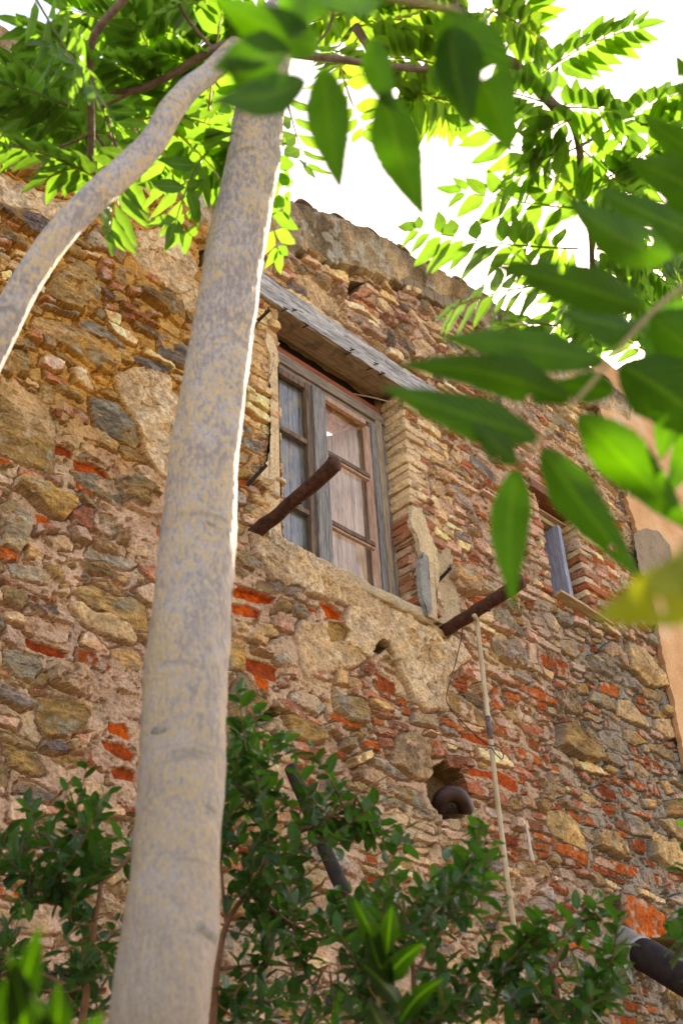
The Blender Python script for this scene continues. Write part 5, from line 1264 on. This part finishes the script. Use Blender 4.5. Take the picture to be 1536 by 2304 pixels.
mass(32, [(130, 40), (330, -20), (520, 40), (500, 180), (480, 300), (380, 330), (250, 380), (60, 300), (-20, 280), (-20, 200), (120, 200)], 3.0, 4.2, [(300, 200), (205, 200), (450, 130), (100, 260)], spread=190)
mass(9, [(-20, 170), (180, 180), (200, 330), (-20, 370)], 2.9, 3.6, [(205, 260), (80, 260)], spread=170)
mass(14, [(200, -30), (700, -30), (700, 60), (200, 100)], 3.4, 4.6, [(300, 200), (600, 100)], spread=170, fresh=.2)
mass(17, [(700, -30), (1130, -30), (1150, 110), (1000, 240), (760, 130)], 3.4, 4.8, [(850, 140), (1050, 100)], spread=160, fresh=.35)
mass(6, [(1170, 210), (1290, 300), (1540, 320), (1540, 650), (1400, 760), (1300, 650), (1180, 560), (1230, 420), (1150, 330)], 3.0, 4.2, [(1300, 300), (1320, 480), (1335, 600)], spread=170)
mass(6, [(1180, 560), (1300, 560), (1340, 720), (1150, 740)], 2.9, 3.6, [(1330, 600)], spread=150)
mass(12, [(1300, 620), (1540, 560), (1540, 900), (1400, 860)], 3.2, 4.4, [(1335, 600), (1500, 800)], spread=150)
cro = crown.build('crown', LEAFC, tree); tag(cro, kind=None)

# ---------------- close branches, far out of focus
nr = random.Random(5)
def near_leaf(mb, base, tip, z0, z1, wpx, col=(1, 1, 1), roll=.0):
    b = V(PZ(base[0], base[1], z0)); t = V(PZ(tip[0], tip[1], z1)); d = t - b; vdir = V(ray((base[0] + tip[0]) / 2, (base[1] + tip[1]) / 2)).normalized()
    n = -(vdir - d.normalized() * vdir.dot(d.normalized())).normalized()
    if n.z < 0: n = -n
    n = Matrix.Rotation(roll, 3, d.normalized()) @ n
    leaflet(mb, b, d, n, d.length, wpx * (z0 + z1) / 2 / FPX * .92 / max(.5, math.cos(roll)), col, 30, nr.uniform(.0, .08), nr.uniform(.15, .35), serr=.035, r=nr, holes=.004)
def near_stalk(mb, pts, w0, w1):
    Q = spline([tuple(PZ(*p)) for p in pts], 8); tube(mb, Q, list(np.linspace(w0, w1, len(Q))), 10)
nbr = tag(empty('leafy_branch', tuple(PZ(1600, 640, .95))), 'blurred low branch with large dark leaflets hanging in from the right edge', 'branch')
st = MB(); near_stalk(st, [(1680, 560, 1.0), (1540, 640, .96), (1440, 730, .92), (1340, 850, .88), (1250, 950, .85), (1165, 1045, .82)], .0024, .0013); st.build('leaf_stalk', TWIGG, nbr)
for (b, t, z0, z1, wd, ro) in (((1510, 580), (1262, 440), .95, .90, 118, .2), ((1450, 695), (1092, 590), .92, .86, 112, -.2), ((1360, 815), (975, 762), .9, .84, 98, .2), ((1285, 905), (880, 812), .87, .82, 104, -.3), ((1212, 985), (848, 868), .85, .80, 112, .1),
                               ((1165, 1040), (1050, 940), .83, .80, 72, .3), ((1160, 1052), (1160, 1362), .83, .84, 100, .2), ((1218, 1008), (1440, 1300), .85, .86, 112, .0), ((1300, 932), (1560, 1200), .88, .88, 128, .2), ((1395, 820), (1640, 1010), .9, .9, 170, .1), ((1460, 715), (1740, 860), .94, .92, 165, .2), ((1640, 480), (1392, 345), 1.0, .95, 130, -.2), ((1600, 300), (1515, 120), 1.0, 1.0, 90, .2), ((1560, 640), (1640, 820), .96, .95, 120, .2), ((1640, 560), (1330, 420), 1.1, 1.05, 105, .3), ((1650, 400), (1440, 250), 1.15, 1.1, 100, -.3), ((1500, 700), (1470, 900), 1.0, .98, 105, .3), ((1600, 700), (1390, 740), 1.05, 1.0, 100, .2), ((1560, 830), (1480, 1040), 1.0, 1.0, 100, -.2), ((1640, 900), (1500, 1120), 1.0, 1.0, 110, .1), ((1430, 740), (1250, 700), .98, .95, 90, .5), ((1380, 880), (1240, 860), .95, .95, 80, -.5)):
    m_ = MB(); near_leaf(m_, b, t, z0, z1, wd, tuple(nr.uniform(.8, 1.2) for _ in range(1)) * 3, ro); m_.build('leaflet', LEAFN, nbr)
ntop = tag(empty('leafy_branch', tuple(PZ(860, -60, .9))), 'blurred close branch with big green leaflets hanging from the top edge over the trunk', 'branch')
st = MB(); near_stalk(st, [(620, -140, .95), (740, -60, .9), (850, -10, .88), (1010, 20, .86), (1080, 60, .86)], .004, .002); st.build('leaf_stalk', TWIGG, ntop)
for (b, t, z0, z1, wd, ro) in (((725, 110), (478, -10), .86, .80, 120, .1), ((690, 180), (460, 235), .84, .78, 100, .2), ((655, 120), (468, 150), .84, .8, 110, -.3), ((640, 215), (500, 130), .84, .8, 110, .0), ((728, 150), (768, 432), .84, .86, 112, .1), ((880, -40), (680, 5), .88, .82, 110, .2),
                               ((828, 85), (892, 255), .86, .86, 78, .3), ((862, 205), (957, 492), .86, .88, 124, .1), ((995, 25), (1152, 352), .84, .86, 178, .1), ((1010, 60), (1060, 290), .84, .85, 130, .4), ((700, -60), (650, 90), .86, .84, 120, .2)):
    m_ = MB(); near_leaf(m_, b, t, z0, z1, wd, (1.15, 1.2, 1), ro); m_.build('leaflet', LEAFN, ntop)
nlow = tag(empty('leafy_branch', tuple(PZ(1640, 1290, .5))), 'very blurred yellow-green leaf spray poking in low at the right edge', 'branch')
st = MB(); near_stalk(st, [(1800, 1180, .5), (1680, 1240, .5), (1560, 1320, .5)], .003, .0015); st.build('leaf_stalk', TWIGG, nlow)
for (b, t, wd, ro) in (((1640, 1300), (1325, 1395), 165, .1), ((1600, 1270), (1440, 1330), 110, -.2), ((1680, 1250), (1500, 1260), 120, .3)):
    m_ = MB(); near_leaf(m_, b, t, .5, .46, wd, (1, 1, 1), ro); m_.build('leaflet', LEAFY, nlow)

# ---------------- shrubs
def shrub(name, label, stems, clusters, z, n, seed, Ls=.052, extra=()):
    r = random.Random(seed); b0 = stems[0][0]; root = tag(empty(name, tuple(PZ(b0[0], b0[1], b0[2]) * np.array([1, 1, 0]))), label, 'shrub', 'glossy dark green shrubs at the foot of the wall')
    fo = MB(); tw = MB(); nodes = []
    for s_ in stems:
        Q = spline([tuple(PZ(*p[:3])) for p in s_], 8); w0 = (s_[0][3] if len(s_[0]) > 3 else .012) * .62
        m_ = MB(); pts = [V(q) for q in Q]
        if s_ is stems[0]:
            g0 = Vector((pts[0].x, pts[0].y, -.05)); pts = [g0, g0.lerp(pts[0], .5) + Vector((.03, .02, 0))] + pts
        tube(m_, pts, list(np.linspace(w0, w0 * .3, len(pts))), 8, wob=.1); m_.build('stem', STEMR, root); nodes += pts[len(pts) // 4:]
    k = 0
    while k < n:
        cx, cy, rx, ry = r.choice(clusters); a = r.uniform(0, 6.283); q = math.sqrt(r.random()); x = cx + rx * q * math.cos(a); y = cy + ry * q * math.sin(a)
        zz = z + r.uniform(-.35, .35); tip = V(PZ(x, y, zz)); nd = min(nodes, key=lambda p: (p - tip).length + r.uniform(0, .12) + (0.3 if p.z > tip.z else 0)); k += 1
        d = tip - nd; L = d.length
        if L > .75: nd = nd.lerp(tip, 1 - .55 / L)
        d = tip - nd; mid = nd.lerp(tip, .5) + Vector((r.uniform(-.04, .04), r.uniform(-.04, .04), -.03)); m = 10
        pts = [V(p) for p in spline([tuple(nd), tuple(mid), tuple(tip)], 6)]
        tube(tw, pts, list(np.linspace(.0032, .001, len(pts))), 5)
        tl = sum((pts[i + 1] - pts[i]).length for i in range(len(pts) - 1)); nl = max(6, int(min(tl, .42) / .016)); 
        for i in range(nl):
            t = 1 - (i / nl) * min(1, .42 / tl); q = t * (len(pts) - 1); a_ = min(int(q), len(pts) - 2); p = pts[a_].lerp(pts[a_ + 1], q - a_); dd = (pts[a_ + 1] - pts[a_]).normalized()
            side = dd.orthogonal(); side = Matrix.Rotation(i * 2.4 + r.uniform(-.4, .4), 3, dd) @ side
            dr = dd * r.uniform(.4, 1.0) + side * r.uniform(.6, 1.0) + Vector((0, 0, .25)); Lf = Ls * r.uniform(.65, 1.2) * (.8 if i < 2 else 1)
            nrm = Vector((r.uniform(-.5, .5), r.uniform(-.6, .4), 1)); b_ = r.uniform(.6, 1.4); yy = r.choice((0, 0, 0, .5))
            leaflet(fo, p, dr, nrm, Lf, Lf * .5, (b_ * (1 + yy), b_ * (1 + .4 * yy), b_), 7, r.uniform(-.1, .25), r.uniform(.1, .5), r=r, oval=True)
    fo.build('foliage', LEAFS, root); tw.build('twigs', STEMR, root); return root
shrub('shrub', 'glossy small-leaved shrub left of the pale trunk at the bottom', [
    [(175, 2360, 2.6, .016), (200, 2200, 2.6), (212, 2080, 2.62), (226, 1990, 2.65), (200, 1880, 2.7), (150, 1790, 2.7)],
    [(226, 1990, 2.65, .009), (290, 1930, 2.7), (330, 1850, 2.75), (300, 1760, 2.8)],
    [(212, 2080, 2.62, .008), (120, 2010, 2.6), (40, 1950, 2.6)], [(195, 2230, 2.6, .008), (90, 2190, 2.6), (0, 2150, 2.6)]],
    [(150, 1790, 110, 70), (230, 1830, 80, 70), (60, 1870, 110, 60), (120, 1960, 150, 70), (20, 1980, 80, 100), (250, 1950, 70, 80), (60, 2120, 140, 120), (230, 2150, 60, 120), (120, 2250, 170, 60)], 2.65, 56, 31)
shrub('shrub', 'largest glossy small-leaved shrub, rising right of the pale trunk', [
    [(462, 2420, 2.8, .018), (478, 2300, 2.8), (490, 2180, 2.82), (510, 2080, 2.85), (560, 2000, 2.9), (610, 1900, 2.9), (600, 1780, 2.95)],
    [(510, 2080, 2.85, .009), (500, 1980, 2.9), (495, 1900, 2.9)], [(560, 2000, 2.9, .009), (660, 2080, 2.9), (770, 2110, 2.85)],
    [(610, 1900, 2.9, .008), (560, 1760, 2.95), (555, 1620, 3.0), (560, 1560, 3.0)], [(610, 1900, 2.9, .008), (720, 1850, 2.9), (800, 1790, 2.9), (880, 1740, 2.9)],
    [(490, 2180, 2.82, .008), (620, 2170, 2.8), (760, 2190, 2.8)]],
    [(558, 1590, 40, 45), (590, 1700, 85, 50), (660, 1700, 90, 50), (540, 1730, 50, 60), (820, 1790, 110, 60), (640, 1800, 120, 60), (760, 1880, 120, 70), (560, 1850, 60, 80), (880, 1900, 80, 70), (700, 1960, 130, 70), (640, 2060, 120, 60), (560, 2130, 70, 70), (600, 2240, 120, 70), (700, 2260, 100, 60), (850, 2000, 110, 60)], 2.9, 78, 32)
shrub('shrub', 'sparse glossy shrub with upright shoots below the drain elbow', [
    [(930, 2460, 2.5, .015), (935, 2330, 2.5), (930, 2200, 2.52), (925, 2090, 2.55), (950, 2000, 2.6)],
    [(930, 2200, 2.52, .008), (1000, 2080, 2.6), (1050, 1980, 2.65), (1090, 1890, 2.7)], [(935, 2330, 2.5, .008), (860, 2200, 2.5), (820, 2080, 2.5)], [(925, 2090, 2.55, .006), (880, 1990, 2.6), (870, 1920, 2.6)]],
    [(1080, 1900, 50, 60), (1010, 1960, 70, 60), (950, 2020, 90, 60), (860, 2090, 80, 90), (800, 2180, 80, 80), (960, 2120, 120, 70), (1020, 2200, 110, 70), (880, 2260, 130, 60), (790, 2060, 50, 70)], 2.55, 50, 33)
shrub('shrub', 'glossy shrub in the lower right in front of the drain pipe', [
    [(1250, 2440, 2.6, .013), (1260, 2300, 2.6), (1240, 2180, 2.62), (1200, 2080, 2.65), (1165, 2030, 2.7)],
    [(1240, 2180, 2.62, .008), (1290, 2080, 2.65), (1340, 2000, 2.7)], [(1260, 2300, 2.6, .008), (1330, 2220, 2.6), (1400, 2150, 2.6)], [(1255, 2250, 2.6, .007), (1160, 2200, 2.6), (1100, 2180, 2.6)]],
    [(1170, 2050, 60, 60), (1260, 2070, 60, 60), (1350, 2020, 60, 50), (1180, 2150, 90, 60), (1300, 2150, 90, 60), (1240, 2240, 130, 60), (1380, 2200, 70, 80), (1100, 2250, 90, 60)], 2.62, 40, 34)
shrub('shrub', 'tip of a glossy shrub peeping in at the right edge above the drain pipe', [
    [(1640, 2300, 2.6, .012), (1620, 2100, 2.6), (1590, 1950, 2.6), (1560, 1800, 2.62)]], [(1540, 1770, 40, 60), (1560, 1880, 40, 80), (1530, 2120, 40, 40)], 2.6, 10, 35)
# soft close leaf sprays at the bottom
for (nm_lab, sx, sy, zz, lst) in (('blurred bright green leaf spray in the bottom left corner', 60, 2500, .75, [((60, 2420), (20, 2140)), ((100, 2420), (130, 2200)), ((0, 2330), (90, 2080)), ((140, 2450), (240, 2270)), ((30, 2500), (-40, 2250)), ((150, 2380), (60, 2230))]),
                                  ('blurred green leaf spray at the bottom centre in front of the shrubs', 830, 2500, 1.5, [((860, 2160), (790, 2010)), ((880, 2230), (830, 2060)), ((860, 2210), (960, 2120)), ((900, 2260), (800, 2160)), ((900, 2300), (1000, 2200)), ((880, 2340), (820, 2240)), ((870, 2150), (880, 2030))])):
    sp2 = tag(empty('leaf_spray', tuple(PZ(sx, sy, zz))), nm_lab, 'plant')
    st = MB(); near_stalk(st, [(sx, sy, zz), (lst[0][0][0], lst[0][0][1], zz), (lst[2][0][0], lst[2][0][1] - 20, zz)], .003, .0015); st.build('leaf_stalk', TWIGG, sp2)
    for b, t in lst:
        m_ = MB(); near_leaf(m_, b, t, zz, zz * .96, 95 if zz < 1 else 55, (.18, .2, .3), nr.uniform(-.4, .4)); m_.build('leaflet', LEAFN, sp2)  # low tint stands in for shade on these sunlit leaves
